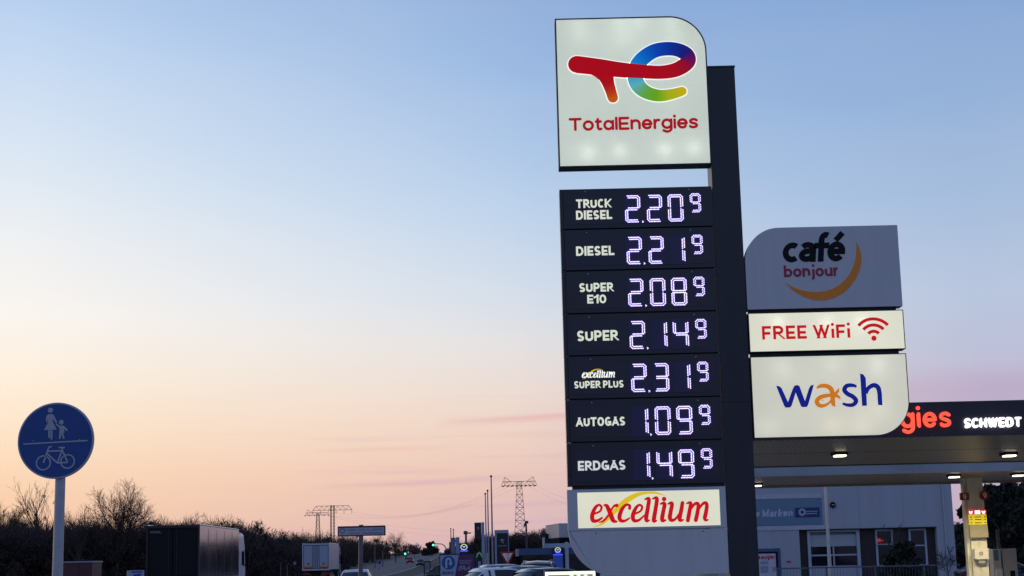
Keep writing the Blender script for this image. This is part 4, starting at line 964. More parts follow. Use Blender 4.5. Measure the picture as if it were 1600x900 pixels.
put_tree('bare_tree', 'thin bare tree just left of the widest bare crown', 131, 785, 145, 53, .5, GT, kids=(10, 6, 4, 2))
put_tree('bare_tree', 'small bare sapling before the red brown shed', 132, 858, 112, 59, .6, GT, kids=(7, 5, 3), maxlev=3)
put_tree('bare_tree', 'ragged bare treetop right of the dark truck cab', 404, 812, 230, 61, .66, GT)
put_tree('bare_tree', 'bare treetop standing above the white lorry', 470, 823, 300, 67, .7, GT)
put_tree('bare_tree', 'bare feathery treetop right of the white street board', 618, 830, 430, 71, .62, GT, kids=(12, 7, 5, 2))
put_tree('bare_tree', 'bare treetop farther along, lower on the slope of the wood', 648, 846, 560, 73, .7, GT, kids=(10, 6, 4, 2))
for px, py, Y, sd, sp_, lb in ((22, 792, 175, 101, .66, 'fan shaped bare tree between the picture edge and the round sign'), (104, 797, 168, 103, .7, 'low bare tree just right of the round sign pole'), (212, 790, 172, 107, .6, 'slim bare tree at the left top corner of the dark lorry'), (262, 802, 205, 109, .68, 'small bare crown left of the rounded one over the dark lorry'), (378, 806, 215, 113, .62, 'bare tree just above the dark lorry cab'), (433, 824, 260, 127, .66, 'bare crown midway between the two lorries'), (548, 828, 400, 131, .62, 'bare crown just behind the white street board')):
    put_tree('bare_tree', lb, px, py, Y, sd, sp_, GT, kids=(10, 7, 5, 3))
GS = 'shrubs in front of the workshop'
put_tree('bare_shrub', 'leafless shrub in front of the right wall end of the white workshop', 1478, 850, 84, 83, .8, GS, kids=(9, 6, 4), maxlev=3)
put_tree('bare_shrub', 'taller leafless shrub between the two workshop windows', 1384, 812, 83, 87, .6, GS, kids=(8, 5, 3), maxlev=3)
def evergreen(name, label, px, py_top, Y, seed, R, group, n=1500, s=.28):
    p = at(px, py_top, Y); h = p.z - gz(Y); rng = random.Random(seed)
    t = thing(name, label, 'tree', (0, 0, 0), group)
    MB().tube([(0, 0, 0), (.1, 0, h * .5), (0, .05, h * .93)], [h * .02, h * .014, .03], 8).build('trunk', M_bark, t)
    m = MB()
    for k in range(16):
        f = rng.uniform(.12, .95); rr = R * (1 - .62 * f) * rng.uniform(.45, .75); a = rng.uniform(0, 6.28); q = R * (1 - .72 * f) * rng.uniform(.15, .85)
        leaf_cloud(m, rng, (q * math.cos(a), q * math.sin(a), h * f), rr, n // 16, s)
    leaf_cloud(m, rng, (0, 0, h * .92), R * .22, n // 22, s); m.build('crown', M_needle, t)
    place(t, (p.x, Y, gz(Y)), 0); return t
GE = 'dark evergreens behind the canopy'
evergreen('evergreen_bush', 'rounded dark bush before the workshop windows', 1408, 846, 82, 19, 1.5, GS, n=1500, s=.16)
for px, py, Y, sd, R, lb in ((1512, 783, 118, 3, 1.7, 'dark evergreen close to the right corner of the white workshop'), (1546, 760, 112, 5, 2.2, 'dark evergreen right behind the canopy column'), (1575, 748, 116, 7, 2.9, 'tall dark evergreen behind the fuel pump'), (1606, 750, 110, 9, 2.4, 'dark evergreen at the right edge of the picture')):
    evergreen('evergreen_tree', lb, px, py, Y, sd, R, GE, n=3600, s=.3)
evergreen('pine_tree', 'dark pine standing alone at the far end of the road', 672, 849, 640, 13, 4.2, 'pines by the far road', n=2600, s=.4)
# the wood as one mass
def wood(name, label, spots, seed, brush, fine):
    rng = random.Random(seed); nr = np.random.default_rng(seed); protos = []
    for k in range(6):
        tr, cr = bare_tree(seed * 10 + k, 10.0, rng.uniform(.6, .85), (9, 6, 4), 3, .05, rbase=.16)
        v = np.array(tr.v + cr.v); f = [tuple(x) for x in tr.f] + [tuple(i + len(tr.v) for i in x) for x in cr.f]
        protos.append((v, f))
    V, F, n = [], [], 0; BV = []
    for (x, y, h) in spots:
        v, f = protos[rng.randrange(6)]; a = rng.uniform(0, 6.28); k = h / 10.0; wdt = k * rng.uniform(1.0, 1.35)
        c, s = math.cos(a), math.sin(a)
        q = np.stack([(v[:, 0] * c - v[:, 1] * s) * wdt + x, (v[:, 0] * s + v[:, 1] * c) * wdt + y, v[:, 2] * k + gz(y)], 1)
        V.append(q); F += [tuple(i + n for i in t) for t in f]; n += len(q)
        # twiggy brush: slivers in uneven clumps from the ground to the lower crown
        nb = brush; ctr_ = np.stack([x + nr.uniform(-3.4, 3.4, nb), y + nr.uniform(-3, 3, nb), gz(y) + h * rng.uniform(.5, .92) * nr.uniform(.0, 1, nb) ** 1.1], 1)
        R = (nr.uniform(.5, 1.25, nb) * h / 9)[:, None, None]
        m = 62; p = ctr_[:, None, :] + np.clip(nr.normal(0, .5, (nb, m, 3)), -1.1, 1.1) * R; p[..., 2] = np.maximum(p[..., 2], gz(y) + .02)
        d = nr.normal(0, 1, (nb, m, 3)); d[..., 2] = np.abs(d[..., 2]) + .4; d /= np.linalg.norm(d, axis=2, keepdims=True)
        e = np.cross(d, nr.normal(0, 1, (nb, m, 3))); e /= np.linalg.norm(e, axis=2, keepdims=True)
        L_ = nr.uniform(.25, .6, (nb, m, 1)) * fine; w_ = nr.uniform(.05, .11, (nb, m, 1)) * fine
        BV.append(np.stack([p - d * L_, p + e * w_, p + d * L_, p - e * w_], 2).reshape(-1, 3))
    me = bpy.data.meshes.new(name); me.from_pydata(np.concatenate(V).tolist(), [], F); me.materials.append(M_twig)
    o = bpy.data.objects.new(name, me); COL.objects.link(o); tag(o, label, 'wood'); o['kind'] = 'stuff'
    bv = np.concatenate(BV); nq = len(bv) // 4
    mb_ = bpy.data.meshes.new('undergrowth'); mb_.vertices.add(len(bv)); mb_.vertices.foreach_set('co', bv.ravel().astype(np.float32))
    mb_.loops.add(nq * 4); mb_.loops.foreach_set('vertex_index', np.arange(nq * 4, dtype=np.int32)); mb_.polygons.add(nq)
    mb_.polygons.foreach_set('loop_start', np.arange(0, nq * 4, 4, dtype=np.int32)); mb_.update(calc_edges=True); mb_.materials.append(M_brush)
    b = bpy.data.objects.new('undergrowth', mb_); COL.objects.link(b); b.parent = o; b['kind'] = 'stuff'
    return o
rng = random.Random(77)
line = [(-60, 812), (0, 812), (60, 810), (120, 810), (226, 810), (300, 806), (380, 816), (430, 832), (470, 829), (510, 831), (560, 837), (600, 838), (630, 842), (655, 850), (690, 861)]
edge = [(-70, 145), (380, 158), (450, 205), (520, 300), (555, 400), (610, 600), (690, 900)]
def interp(tab, px):
    for (a, ya), (b, yb) in zip(tab, tab[1:]):
        if a <= px <= b: return ya + (yb - ya) * (px - a) / (b - a)
    return tab[-1][1]
spots = []
while len(spots) < 430:
    px = rng.uniform(-70, 688)
    if px > 600 and rng.random() < .35: continue
    Y = interp(edge, px) * (1 + .28 * rng.random() ** 1.5)
    p = at(px, interp(line, px) + rng.triangular(-7, 20, 4), Y); h = p.z - gz(Y)
    if h > 1.5: spots.append((p.x, Y, h))
wood('roadside_wood', 'dark leafless wood in one mass along the left side of the road', spots, 3, 17, .62)
spots = []
while len(spots) < 110:
    px = rng.uniform(715, 900); Y = 300 + rng.uniform(0, 60)
    yt = (846 - (px - 715) * .4) if px < 760 else (829 - (px - 760) * .06)
    p = at(px, yt + rng.uniform(-1, 10), Y); spots.append((p.x, Y, max(2, p.z - gz(Y))))
while len(spots) < 230:
    px = rng.uniform(900, 1700); Y = 330 + rng.uniform(0, 60); p = at(px, 873 - (px - 800) * .0227 - rng.uniform(34, 52), Y); spots.append((p.x, Y, max(2, p.z - gz(Y))))
wood('far_wood', 'dark leafless wood behind the car dealership signs', spots, 4, 16, .85)

# ------------------------------------------------------------------ vehicles
M_tyre = mat('tyre rubber', (.02, .02, .021), .8); M_rim = mat('alloy rim', (.35, .35, .36), .35, .8)
M_carglass = mat('car glass', (.012, .016, .02), .06, var=.05)
def wheel(parent, x, y, r, w=.22):
    m = MB(); m.lathe([(r * .62, -w / 2), (r * .95, -w / 2), (r, -w * .35), (r, w * .35), (r * .95, w / 2), (r * .62, w / 2)], 24, (x, y, r), 'X'); t = m.build('wheel', M_tyre, parent)
    k = MB(); k.lathe([(r * .6, -w / 2 - .005), (r * .6, w / 2 + .005)], 16, (x, y, r), 'X'); k.build('rim', M_rim, t); return t
def car(name, label, paint, loc, rz, L=4.3, Wd=1.78, H=1.46, suv=False, rails=False, group=None, tail=False, cat='car'):
    """nose towards local -Y... rear towards +Y"""
    t = thing(name, label, cat, (0, 0, 0), group); hl, hw = L / 2, Wd / 2
    belt = H * (.62 if suv else .63); bon = belt * (.98 if suv else .94)
    # side sections (y, z bottom, z top, half width bottom/belt)
    secs = [(-hl, .38, bon * .72, .78), (-hl + .12, .26, bon * .86, .9), (-hl + .5, .22, bon * .96, .97), (-hl + 1.05, .2, belt, 1), (0, .2, belt + .02, 1), (hl - .9, .2, belt + .04, 1), (hl - .2, .25, belt + .02, .96), (hl - .03, .33, belt * .92, .9), (hl, .42, belt * .72, .84)]
    m = MB(); ring_n = 10
    for y, zb, zt, k in secs:
        w_ = hw * k
        for x, z in ((-w_ * .86, zb), (-w_, zb + .18), (-w_ * 1.0, zb + (zt - zb) * .55), (-w_ * .95, zt - .04), (-w_ * .8, zt), (w_ * .8, zt), (w_ * .95, zt - .04), (w_, zb + (zt - zb) * .55), (w_, zb + .18), (w_ * .86, zb)): m.v.append((x, y, z))
    for i in range(len(secs) - 1):
        for k in range(ring_n): a = i * ring_n + k; b = i * ring_n + (k + 1) % ring_n; m.f.append((a, b, b + ring_n, a + ring_n))
    m.f.append(tuple(range(ring_n))); m.f.append(tuple(range((len(secs) - 1) * ring_n, len(secs) * ring_n)))
    body = m.build('body', paint, t, smooth=True)
    # cabin: lofted roof with pillars; glass sits just outside the pillars' inner face
    ys = [-hl + 1.0, -hl + 1.75, -.1, hl - 1.0, hl - .28] if not suv else [-hl + 1.0, -hl + 1.6, -.1, hl - .75, hl - .12]
    zs = [belt + .0, H - .05, H, H - .04, belt + .02]
    def cab(mb, off, ztr=0.0, n=7):
        pts = catmull([(y, z) for y, z in zip(ys, zs)], 5)
        for y, z in pts:
            f = (z - belt) / (H - belt); w_ = hw * (.93 - .2 * max(0, f)) + off
            zt = max(z + off, belt - .02)
            for x, zz in ((-hw * .93 - off, belt - .02), (-w_, belt + (zt - belt) * .86), (-w_ * .9, belt + (zt - belt) * .97), (0, zt + .012), (w_ * .9, belt + (zt - belt) * .97), (w_, belt + (zt - belt) * .86), (hw * .93 + off, belt - .02)): mb.v.append((x, y, zz))
        for i in range(len(pts) - 1):
            for k in range(6): a = i * 7 + k; mb.f.append((a, a + 1, a + 8, a + 7))
        return pts
    g = MB(); pts = cab(g, 0.0); glass = g.build('windows', M_carglass, t, smooth=True)
    r = MB(); cab(r, .014); np_ = len(pts); keep = []
    for i in range(np_ - 1):
        ymid = (pts[i][0] + pts[i + 1][0]) / 2
        roofp = ys[1] - .1 < ymid < ys[3] + .12
        for k in range(6):
            a = i * 7 + k; side = k in (0, 5)
            if (roofp and not side) or (side and any(abs(ymid - c) < .1 for c in (ys[1] + .02, -.02, ys[3]))) or (k in (1, 4)): keep.append((a, a + 1, a + 8, a + 7))
    r.f = keep; r.build('roof', paint, t, smooth=True)
    for s in (-1, 1):
        for y in (-hl + .82, hl - .8): wheel(t, s * (hw - .12), y, .33 if not suv else .37)
        MB().box(s * hw * 1.02 - .09, s * hw * 1.02 + .09, ys[0] + .28, ys[0] + .42, belt + .02, belt + .17).build('mirror', paint, t, bevel=.03)
        MB().box(s * hw * .72 - .16, s * hw * .72 + .16, -hl - .005, -hl + .2, bon * .62, bon * .74).build('headlight', mat('headlight glass', (.6, .62, .65), .15), t, bevel=.03)
        MB().box(s * hw * .74 - .14, s * hw * .74 + .14, hl - .12, hl + .01, belt * .74, belt * .93).build('tail_light', mat('lit tail light', (.4, .02, .02), .3, emit=(1, .10, .035), es=9) if tail else mat('tail light', (.25, .01, .01), .25), t, bevel=.02)
    if rails:
        for s in (-1, 1):
            MB().tube([(s * hw * .66, ys[1] + .1, H - .02), (s * hw * .66, ys[1] + .3, H + .05), (s * hw * .66, ys[3] - .2, H + .05), (s * hw * .66, ys[3], H - .02)], .022, 6).build('roof_rail', M_galv, t)
    place(t, loc, rz); return t
P_white = mat('white car paint', (.72, .72, .72), .25, var=.02, coat=.5); P_silver = mat('silver blue car paint', (.3, .34, .4), .3, .5, var=.02, coat=.5)
P_blue = mat('dark blue car paint', (.02, .04, .08), .25, var=.02, coat=.6); P_black = mat('black car paint', (.012, .012, .014), .2, var=.02, coat=.6); P_red = mat('red car paint', (.28, .015, .012), .3, var=.02, coat=.5)
def ground_at(px, Y): p = at(px, 870, Y); return (p.x, Y, gz(Y))
R_ = math.radians
GC = 'cars parked at the dealership'
car('parked_car', 'white hatchback parked in front of the blue and purple billboard', P_white, ground_at(757, 60), R_(-62), 4.1, 1.78, 1.40, group=GC)
car('parked_car', 'silver blue car parked behind the white hatchback', P_silver, ground_at(770, 70), R_(-70), 4.4, 1.8, 1.49, group=GC)
car('parked_car', 'dark blue car parked left of the yield sign post', P_blue, ground_at(812, 64), R_(-40), 4.4, 1.8, 1.43, group=GC)
car('parked_car', 'black car parked right of the yield sign post', P_black, ground_at(838, 57), R_(-58), 4.3, 1.8, 1.37, group=GC)
car('parked_car', 'dark estate car with pale roof rails parked by the glazed showroom', P_black, ground_at(842, 74), R_(175), 4.6, 1.85, 1.6, suv=True, rails=True, group=GC)
car('white_car', 'white car seen from behind on the road below the street board', P_white, ground_at(556, 82), R_(2), 4.2, 1.76, 1.36)
car('parked_car', 'dark blue car half hidden behind the canopy column', P_blue, ground_at(1565, 74), R_(88), 4.2, 1.76, 1.2, group=None)
car('red_car', 'red car with lit tail lights driving away in the far left lane', P_red, ground_at(641, 415), R_(2), 4.3, 1.78, 1.46, tail=True)
car('dark_car', 'dark car with lit tail lights driving away on the slip road', P_black, ground_at(657, 340), R_(2), 4.3, 1.78, 1.5, tail=True)
car('dark_car', 'black car roof low between the poster frame and the billboard', P_black, ground_at(707, 130), R_(85), 4.3, 1.78, 1.42)

def truck(name, label, loc, rz, Wd, H, L, side, rear, cabp, logo=None, doors=False):
    """rear at local y = 0, driving towards +Y"""
    t = thing(name, label, 'lorry', (0, 0, 0)); hw = Wd / 2; fl = 1.15
    box = MB().box(-hw, hw, .06, L, fl, H).build('trailer_box', side, t, bevel=.02)
    fr = MB()
    for a, b, c, d in ((-hw - .01, -hw + .09, fl - .05, H + .01), (hw - .09, hw + .01, fl - .05, H + .01)): fr.box(a, b, 0, .07, c, d)
    fr.box(-hw + .09, hw - .09, 0, .07, H - .12, H + .01); fr.box(-hw + .09, hw - .09, 0, .07, fl - .05, fl + .1); fr_ = fr.build('rear_frame', mat('dark maroon frame', (.03, .01, .011), .45) if not doors else mat('pale frame', (.5, .52, .55), .45), t)
    MB().box(-hw + .092, hw - .092, .052, .058, fl + .102, H - .122).build('door_seal', M_black, fr_)
    for s in (-1, 1):
        d = MB().box(min(s * .03, s * (hw - .14)), max(s * .03, s * (hw - .14)), .02, .05, fl + .15, H - .17).build('rear_door', rear, t)
        q = MB()
        for x in (.16, .3) if doors else (.2,): q.bar((s * x, .0, fl + .12), (s * x, .0, H - .14), .016, n=8)
        q.build('lock_rod', mat('dark steel', (.05, .05, .055), .4, .6), d)
        if doors:
            MB().box(min(s * .35, s * (hw - .14)), max(s * .35, s * (hw - .14)), -.012, .02, fl + .16, fl + .42).build('warning_plate', mat('amber reflector', (.7, .3, .01), .4), d)
            MB().box(min(s * .35, s * (hw - .14)) + .02, max(s * .35, s * (hw - .14)) - .02, -.016, -.012, fl + .16, fl + .24).build('plate_edge', mat('red reflector', (.4, .02, .02), .4), d)
            q = MB(); q.prism([(s * .7 - .1, fl + .52), (s * .7 + .1, fl + .52), (s * .7, fl + .7)], .012, .02); q.build('triangle_mark', M_black, d)
        MB().box(min(s * .5, s * (hw - .05)), max(s * .5, s * (hw - .05)), -.02, .1, .72, .88).build('tail_light', mat('tail light', (.25, .01, .01), .25), t)
    q = MB()
    for s in (-1, 1): q.bar((s * (hw - .03), .05, H + .012), (s * (hw - .03), L, H + .012), .045, n=8)
    q.build('roof_rail', mat('roof rail', (.55, .53, .52), .35, .6), t)
    if not doors:
        q = MB()
        for k in range(1, 5): q.box(hw + .0005, hw + .006, k * L / 5, k * L / 5 + .05, fl + .15, H - .16)
        q.box(hw + .0005, hw + .005, .1, L - .1, H - .9, H - .885); q.build('curtain_strap', mat('strap', (.07, .065, .07), .5), t)
        if logo: q = MB(); write(q, logo, -hw + .18, -hw + .72, H - .36, .1, .018, w=.2); q.build('lettering', mat('faded white lettering', (.3, .27, .27), .5), t)
    else:
        q = MB()
        for k in range(9): q.box(-hw + .1 + k * .28, -hw + .2 + k * .28, .02, .06, H + .012, H + .05)
        for k in range(1, 8): q.box(hw - .06, hw + .0, k * L / 8 - .2, k * L / 8 + .2, H + .05, H + .09)
        q.build('marker_lamp', mat('roof rail', (0, 0, 0)), t)
        q = MB(); stroke(q, [(1.2, 1.95, .05), (2.6, 2.2, .07), (4, 2.0, .06), (5.4, 2.12, .08), (7.2, 1.95, .05)], 0); 
        q.v = [(hw + .003 - y, x, z) for x, y, z in q.v]; q.build('side_stripe', mat('pale side print', (.6, .6, .58), .5), t)
    ch = MB(); ch.box(-.5, .5, .3, L + 1.2, .75, 1.1); ch.box(-hw + .05, hw - .05, .1, .3, .45, .62); ch.build('chassis', M_black, t)
    for y in (1.9, 3.2, 4.5, L + .1, L + 2.6):
        for s in (-1, 1): wheel(t, s * (hw - .25), y, .5, .36)
    c0 = L + .75; cl_ = 2.2; hc = H - .12
    cb = MB(); prof = [(c0, .9), (c0 + cl_, .55), (c0 + cl_ + .1, 1.5), (c0 + cl_ - .1, 2.7), (c0 + cl_ - .75, hc - .1), (c0 + .2, hc), (c0, hc - .25)]
    cb.prism_x(prof, -hw + .04, hw - .04); cb = cb.build('cab', cabp, t, bevel=.08, seg=3)
    MB().box(hw - .045, hw - .028, c0 + .75, c0 + 1.75, 1.75, 2.55).build('side_window', M_carglass, cb)
    MB().box(-hw + .2, hw - .2, c0 + cl_ + .02, c0 + cl_ + .05, 1.7, 2.6).build('windscreen', M_carglass, cb)
    for s in (-1, 1):
        q = MB(); q.box(min(s * (hw + .02), s * (hw + .25)), max(s * (hw + .02), s * (hw + .25)), c0 + cl_ - .45, c0 + cl_ - .3, 1.75, 2.5)
        q.bar((s * (hw - .06), c0 + cl_ - .35, 2.6), (s * (hw + .2), c0 + cl_ - .35, 2.56), .035, n=8); q.bar((s * (hw - .06), c0 + cl_ - .35, 1.74), (s * (hw + .2), c0 + cl_ - .35, 1.72), .035, n=8)
        q.build('mirror', M_black, cb, bevel=.03)
    MB().prism_x([(c0 - .55, 2.5), (c0 + .02, 2.5), (c0 + .02, hc - .1), (c0 - .5, hc - .25)], hw - .1, hw - .05).build('side_fairing', cabp, cb)
    place(t, loc, rz); return t
y0 = 77.0; xa, xb = at(228, 850, y0).x, at(312, 850, y0).x
truck('curtain_lorry', 'big dark curtain sided lorry seen from behind, with white cab', ((xa + xb) / 2, y0, 0), R_(1.9), xb - xa - .05, at(270, 821, y0).z, 13.4, mat('grey curtain', (.05, .042, .05), .1, spec=.32, var=.4, vscale=.45), mat('near black door', (.004, .0035, .0045), .45, spec=.25), mat('white cab paint', (.68, .68, .7), .3, coat=.4), logo="KÖGEL")
y0 = 145.0; xa, xb = at(472.5, 870, y0).x, at(514.6, 870, y0).x
truck('box_lorry', 'white box lorry with two pale rear doors, seen from behind', ((xa + xb) / 2, y0, 0), R_(2.2), xb - xa, at(494, 849.5, y0).z, 11.5, mat('pale grey lorry side', (.42, .43, .46), .35, var=.2, vscale=.8), mat('pale rear door', (.36, .4, .47), .4, var=.08), mat('dark cab paint', (.05, .05, .06), .3), doors=True)

# ------------------------------------------------------------------ street board with diamond mark
GYd = 42.0
G = lambda x, y: at(x, y, GYd)
sb = thing('street_board', 'wide pale street sign board with dark rim on a single post', 'road sign', (G(564, 850).x, GYd + .05, 0))
gx0, gx1, gz0_, gz1_ = G(527.5, 830).x, G(602.5, 830).x, (G(528, 838.5).z + G(602, 836.5).z) / 2, (G(528, 822.5).z + G(602, 820.8).z) / 2
M_boarddark = mat('board rim', (.025, .025, .035), .5)
MB().tube([(G(561.5, 890).x, GYd + .06, 0), (G(564, 830).x, GYd + .06, gz1_ + .03)], .062, 12).build('pole', mat('grey pole', (.13, .13, .15), .5, .3), sb)
brd = MB().prism(inset(rrect(gx0, gx1, gz0_, gz1_, .03, 'tr'), 0), GYd - .01, GYd + .02).build('board', M_boarddark, sb, bevel=.006)
MB().box(gx0 + .03, gx1 - .035, GYd - .014, GYd - .0105, gz0_ + .03, gz1_ - .045).build('board_face', mat('board face', (.42, .41, .46), .5, var=.08), brd)
q = MB(); c = G(535, 829.5); r = .095; ins = .06
for k in range(4):
    a, b = math.pi / 2 * k, math.pi / 2 * (k + 1)
    q.prism([(c.x + r * math.cos(a), c.z + r * math.sin(a)), (c.x + r * math.cos(b), c.z + r * math.sin(b)), (c.x + ins * math.cos(b), c.z + ins * math.sin(b)), (c.x + ins * math.cos(a), c.z + ins * math.sin(a))], GYd - .017, GYd - .0142)
rg = random.Random(4)
for zz in (gz1_ - .105, gz0_ + .075):
    x = G(542, 829).x
    while x < gx1 - .1:
        wl_ = rg.uniform(.02, .035)
        if rg.random() > .12: q.box(x, x + wl_, GYd - .016, GYd - .0142, zz - .022, zz + .022)
        x += wl_ + .014
q.build('print', mat('faded print', (.2, .2, .27), .5), brd)

# ------------------------------------------------------------------ billboard, yield sign, flagpoles
AY = 73.0
A = lambda x, y: at(x, y, AY)
bb = thing('billboard', 'billboard with white arrow in a blue circle beside a purple half', 'billboard', (A(714, 880).x, AY, 0))
ax0, ax1, az1 = A(686.5, 880).x, A(742.5, 880).x, A(714, 865).z
q = MB(); q.box(ax0, ax1, AY, AY + .12, .35, az1); q.box(ax0 + .1, ax0 + .2, AY + .03, AY + .1, 0, .35); q.box(ax1 - .2, ax1 - .1, AY + .03, AY + .1, 0, .35)
q.build('frame', mat('billboard frame', (.02, .025, .05), .5), bb)
zl = .45
xs1, xs0 = A(717, 870).x, A(710.5, 900).x
bl_ = MB().prism([(ax0 + .05, zl), (xs0 - .1, zl), (xs1, az1 - .06), (ax0 + .05, az1 - .06)], AY - .012, AY - .002).build('pale_half', mat('poster pale blue', (.36, .42, .58), .5), bb)
pu = MB().prism([(xs0 - .095, zl), (ax1 - .05, zl), (ax1 - .05, az1 - .06), (xs1 + .005, az1 - .06)], AY - .012, AY - .002).build('purple_half', mat('poster purple', (.11, .03, .12), .5), bb)
q = MB(); c = A(700.7, 879.2); disc(q, (c.x, c.z), .315, AY - .0125, n=32); q.build('blue_disc', mat('disc blue', (.01, .11, .3), .5), bl_)
q = MB(); u = .3 / 10.3
stroke(q, [(c.x - .1, c.z - .24, .045), (c.x - .1, c.z + .06, .045), (c.x - .06, c.z + .17, .045), (c.x + .02, c.z + .19, .045), (c.x + .09, c.z + .13, .045), (c.x + .1, c.z + .0, .045)], AY - .016, cap=False, k=6)
q.prism([(c.x + .0, c.z + .0), (c.x + .2, c.z + .0), (c.x + .1, c.z - .17)], AY - .0192, AY - .016); q.build('arrow', mat('arrow white', (.5, .55, .68), .5), bl_)
q = MB(); write_px(q, "NÄCHSTE", (691.5, 897.5), (708.5, 897), 4.0, AY, AY - .0125, w=.2); q.build('lettering', M_black, bl_)
q = MB(); rg = random.Random(9)
for zz, xa_, xb_ in ((A(727, 876.3).z, 717.5, 736.5), (A(727, 880).z, 718.5, 734.5)):
    x = A(xa_, 876).x; xe = A(xb_, 876).x
    while x < xe: w_ = rg.uniform(.025, .05); q.box(x, x + w_, AY - .0155, AY - .0125, zz - .035, zz + .035); x += w_ + .018
q.build('print', mat('pale print', (.33, .25, .38), .5), pu)
q = MB(); D = lambda a, b: (A(a, b).x, A(a, b).z)
for pts in ([(716.5, 891.5), (720, 888), (724, 884), (722, 884.5), (718, 891)], [(716.5, 888.5), (721, 884.3), (725.5, 884.5), (724.5, 887.5), (719.5, 890.3)], [(726.5, 887), (726, 890.4), (728, 889.6)], [(728.5, 890.4), (729.5, 887.4), (731, 887.2)], [(734.8, 883.4), (733, 886), (731.5, 890)], [(734.5, 887), (732.5, 888.4), (735, 890)]):
    stroke(q, [D(*p) + (.017,) for p in pts], AY - .0125, cap=False, k=5)
q.build('script_lettering', mat('script white', (.5, .44, .56), .5), pu)

ys_ = 86.0; Yq = lambda x, y: (at(x, y, ys_).x, at(x, y, ys_).z)
yd = thing('yield_sign', 'yield sign, red bordered triangle standing point down among the parked cars', 'road sign', (Yq(793, 880)[0], ys_ + .05, 0))
tri = [Yq(780.3, 862.3), Yq(804.8, 861.4), Yq(793.2, 884.4)]
def shrink(t, k): cx, cz = sum(p[0] for p in t) / 3, sum(p[1] for p in t) / 3; return [(cx + (p[0] - cx) * k, cz + (p[1] - cz) * k) for p in t]
q = MB(); inn = shrink(tri, .68)
for k in range(3): q.prism([tri[k], tri[(k + 1) % 3], inn[(k + 1) % 3], inn[k]], ys_ - .01, ys_ + .015)
pl = q.build('sign_plate', mat('sign red', (.5, .014, .012), .4), yd)
M_tri = mat('thin white sign plastic', (.8, .78, .76), .4); _t = M_tri.node_tree; _a = _t.nodes.new('ShaderNodeAddShader'); _r = _t.nodes.new('ShaderNodeBsdfTranslucent'); _r.inputs[0].default_value = (.75, .72, .7, 1)
_m = _t.nodes.new('ShaderNodeMixShader'); _m.inputs[0].default_value = .7; _t.links.new(_t.nodes['Principled BSDF'].outputs[0], _m.inputs[1]); _t.links.new(_r.outputs[0], _m.inputs[2]); _t.links.new(_m.outputs[0], _t.nodes['Material Output'].inputs[0])
MB().sheet(shrink(tri, .685), ys_ + .003).build('white_field', M_tri, pl)
MB().tube([(Yq(793.2, 880)[0], ys_ + .06, 0), (Yq(793.2, 880)[0], ys_ + .06, tri[0][1] - .05)], .04, 10).build('pole', M_galv, yd)
GF = 'flagpoles at the dealership'
for px, py, Y, r, lb in ((767.3, 742.5, 88, .05, 'tallest bare flagpole, right one of the three standing together'), (761.8, 765, 95, .047, 'bare flagpole in the middle of the three standing together'), (758.2, 770, 101, .047, 'bare flagpole on the left of the three standing together')):
    p = at(px, py, Y); t = thing('flagpole', lb, 'flagpole', (p.x, Y, 0), GF)
    MB().tube([(p.x, Y, 0), (p.x, Y, p.z * .5), (p.x, Y, p.z - .1)], [r * 1.25, r, r * .7], 10).build('pole', mat('flagpole white', (.3, .29, .33), .45), t)
    q = MB(); q.lathe([(.02, 0), (r * 1.35, .03), (r * 1.35, .09), (.02, .12)], 12, (p.x, Y, p.z - .12)); q.build('finial', M_black, t)
    MB().box(p.x - .12, p.x + .12, Y - .12, Y + .12, .015, .09).build('base', M_galv, t)

# ------------------------------------------------------------------ car dealership
def lion(mb, c, s, Y):
    """rearing lion emblem in simple strokes"""
    for pts in ([(-.5, .42, .06), (-.2, .5, .12), (.1, .4, .16), (.25, .1, .15), (.2, -.2, .12)], [(.0, .35, .08), (-.35, .15, .06), (-.62, .12, .03)], [(.1, .15, .07), (-.2, -.05, .05), (-.5, -.08, .03)], [(.2, -.2, .11), (0, -.5, .08), (-.25, -.85, .04)], [(.22, -.18, .11), (.4, -.5, .08), (.45, -.88, .04)], [(.3, .1, .05), (.6, .25, .05), (.62, .6, .03)]):
        stroke(mb, [(c[0] + a * s, c[1] + b * s, w * s) for a, b, w in pts], Y, th=.006, k=5)
def winged(mb, c, s, Y):
    """oval with a spread wing"""
    n = 28; b = len(mb.v)
    for k in range(n):
        a = 2 * math.pi * k / n
        for rx, rz_ in ((s, s * .86), (s * .78, s * .66)):
            mb.v.append((c[0] + rx * math.cos(a), Y - .008, c[1] + rz_ * math.sin(a)))
    for k in range(n): i, j = b + 2 * k, b + 2 * ((k + 1) % n); mb.f.append((i, j, j + 1, i + 1))
    for sg in (-1, 1): mb.prism([(c[0], c[1] - .28 * s), (c[0] + sg * .34 * s, c[1] + .12 * s), (c[0] + sg * .74 * s, c[1] + .3 * s), (c[0] + sg * .34 * s, c[1] + .34 * s), (c[0], c[1] + .02 * s)], Y - .007, Y)
M_logo = mat('silver emblem', (.5, .52, .6), .4); M_litw = mat('lit white emblem', (.7, .7, .7), .4, emit=(210, 220, 205), es=.9); M_blueneon = mat('blue lit strip', (.02, .05, .5), .4, emit=(.03, .07, 1.0), es=1.3)
M_signdark = mat('sign black', (.01, .011, .018), .35); M_silver = mat('sign silver', (.33, .37, .45), .45)
Y_ = 128.0; D1 = lambda x, y: at(x, y, Y_)
t = thing('dealer_sign', 'narrow dark sign with lion emblem hung on a silver post, left of the flagpoles', 'sign', (D1(755, 860).x, Y_, 0), 'dealership signs')
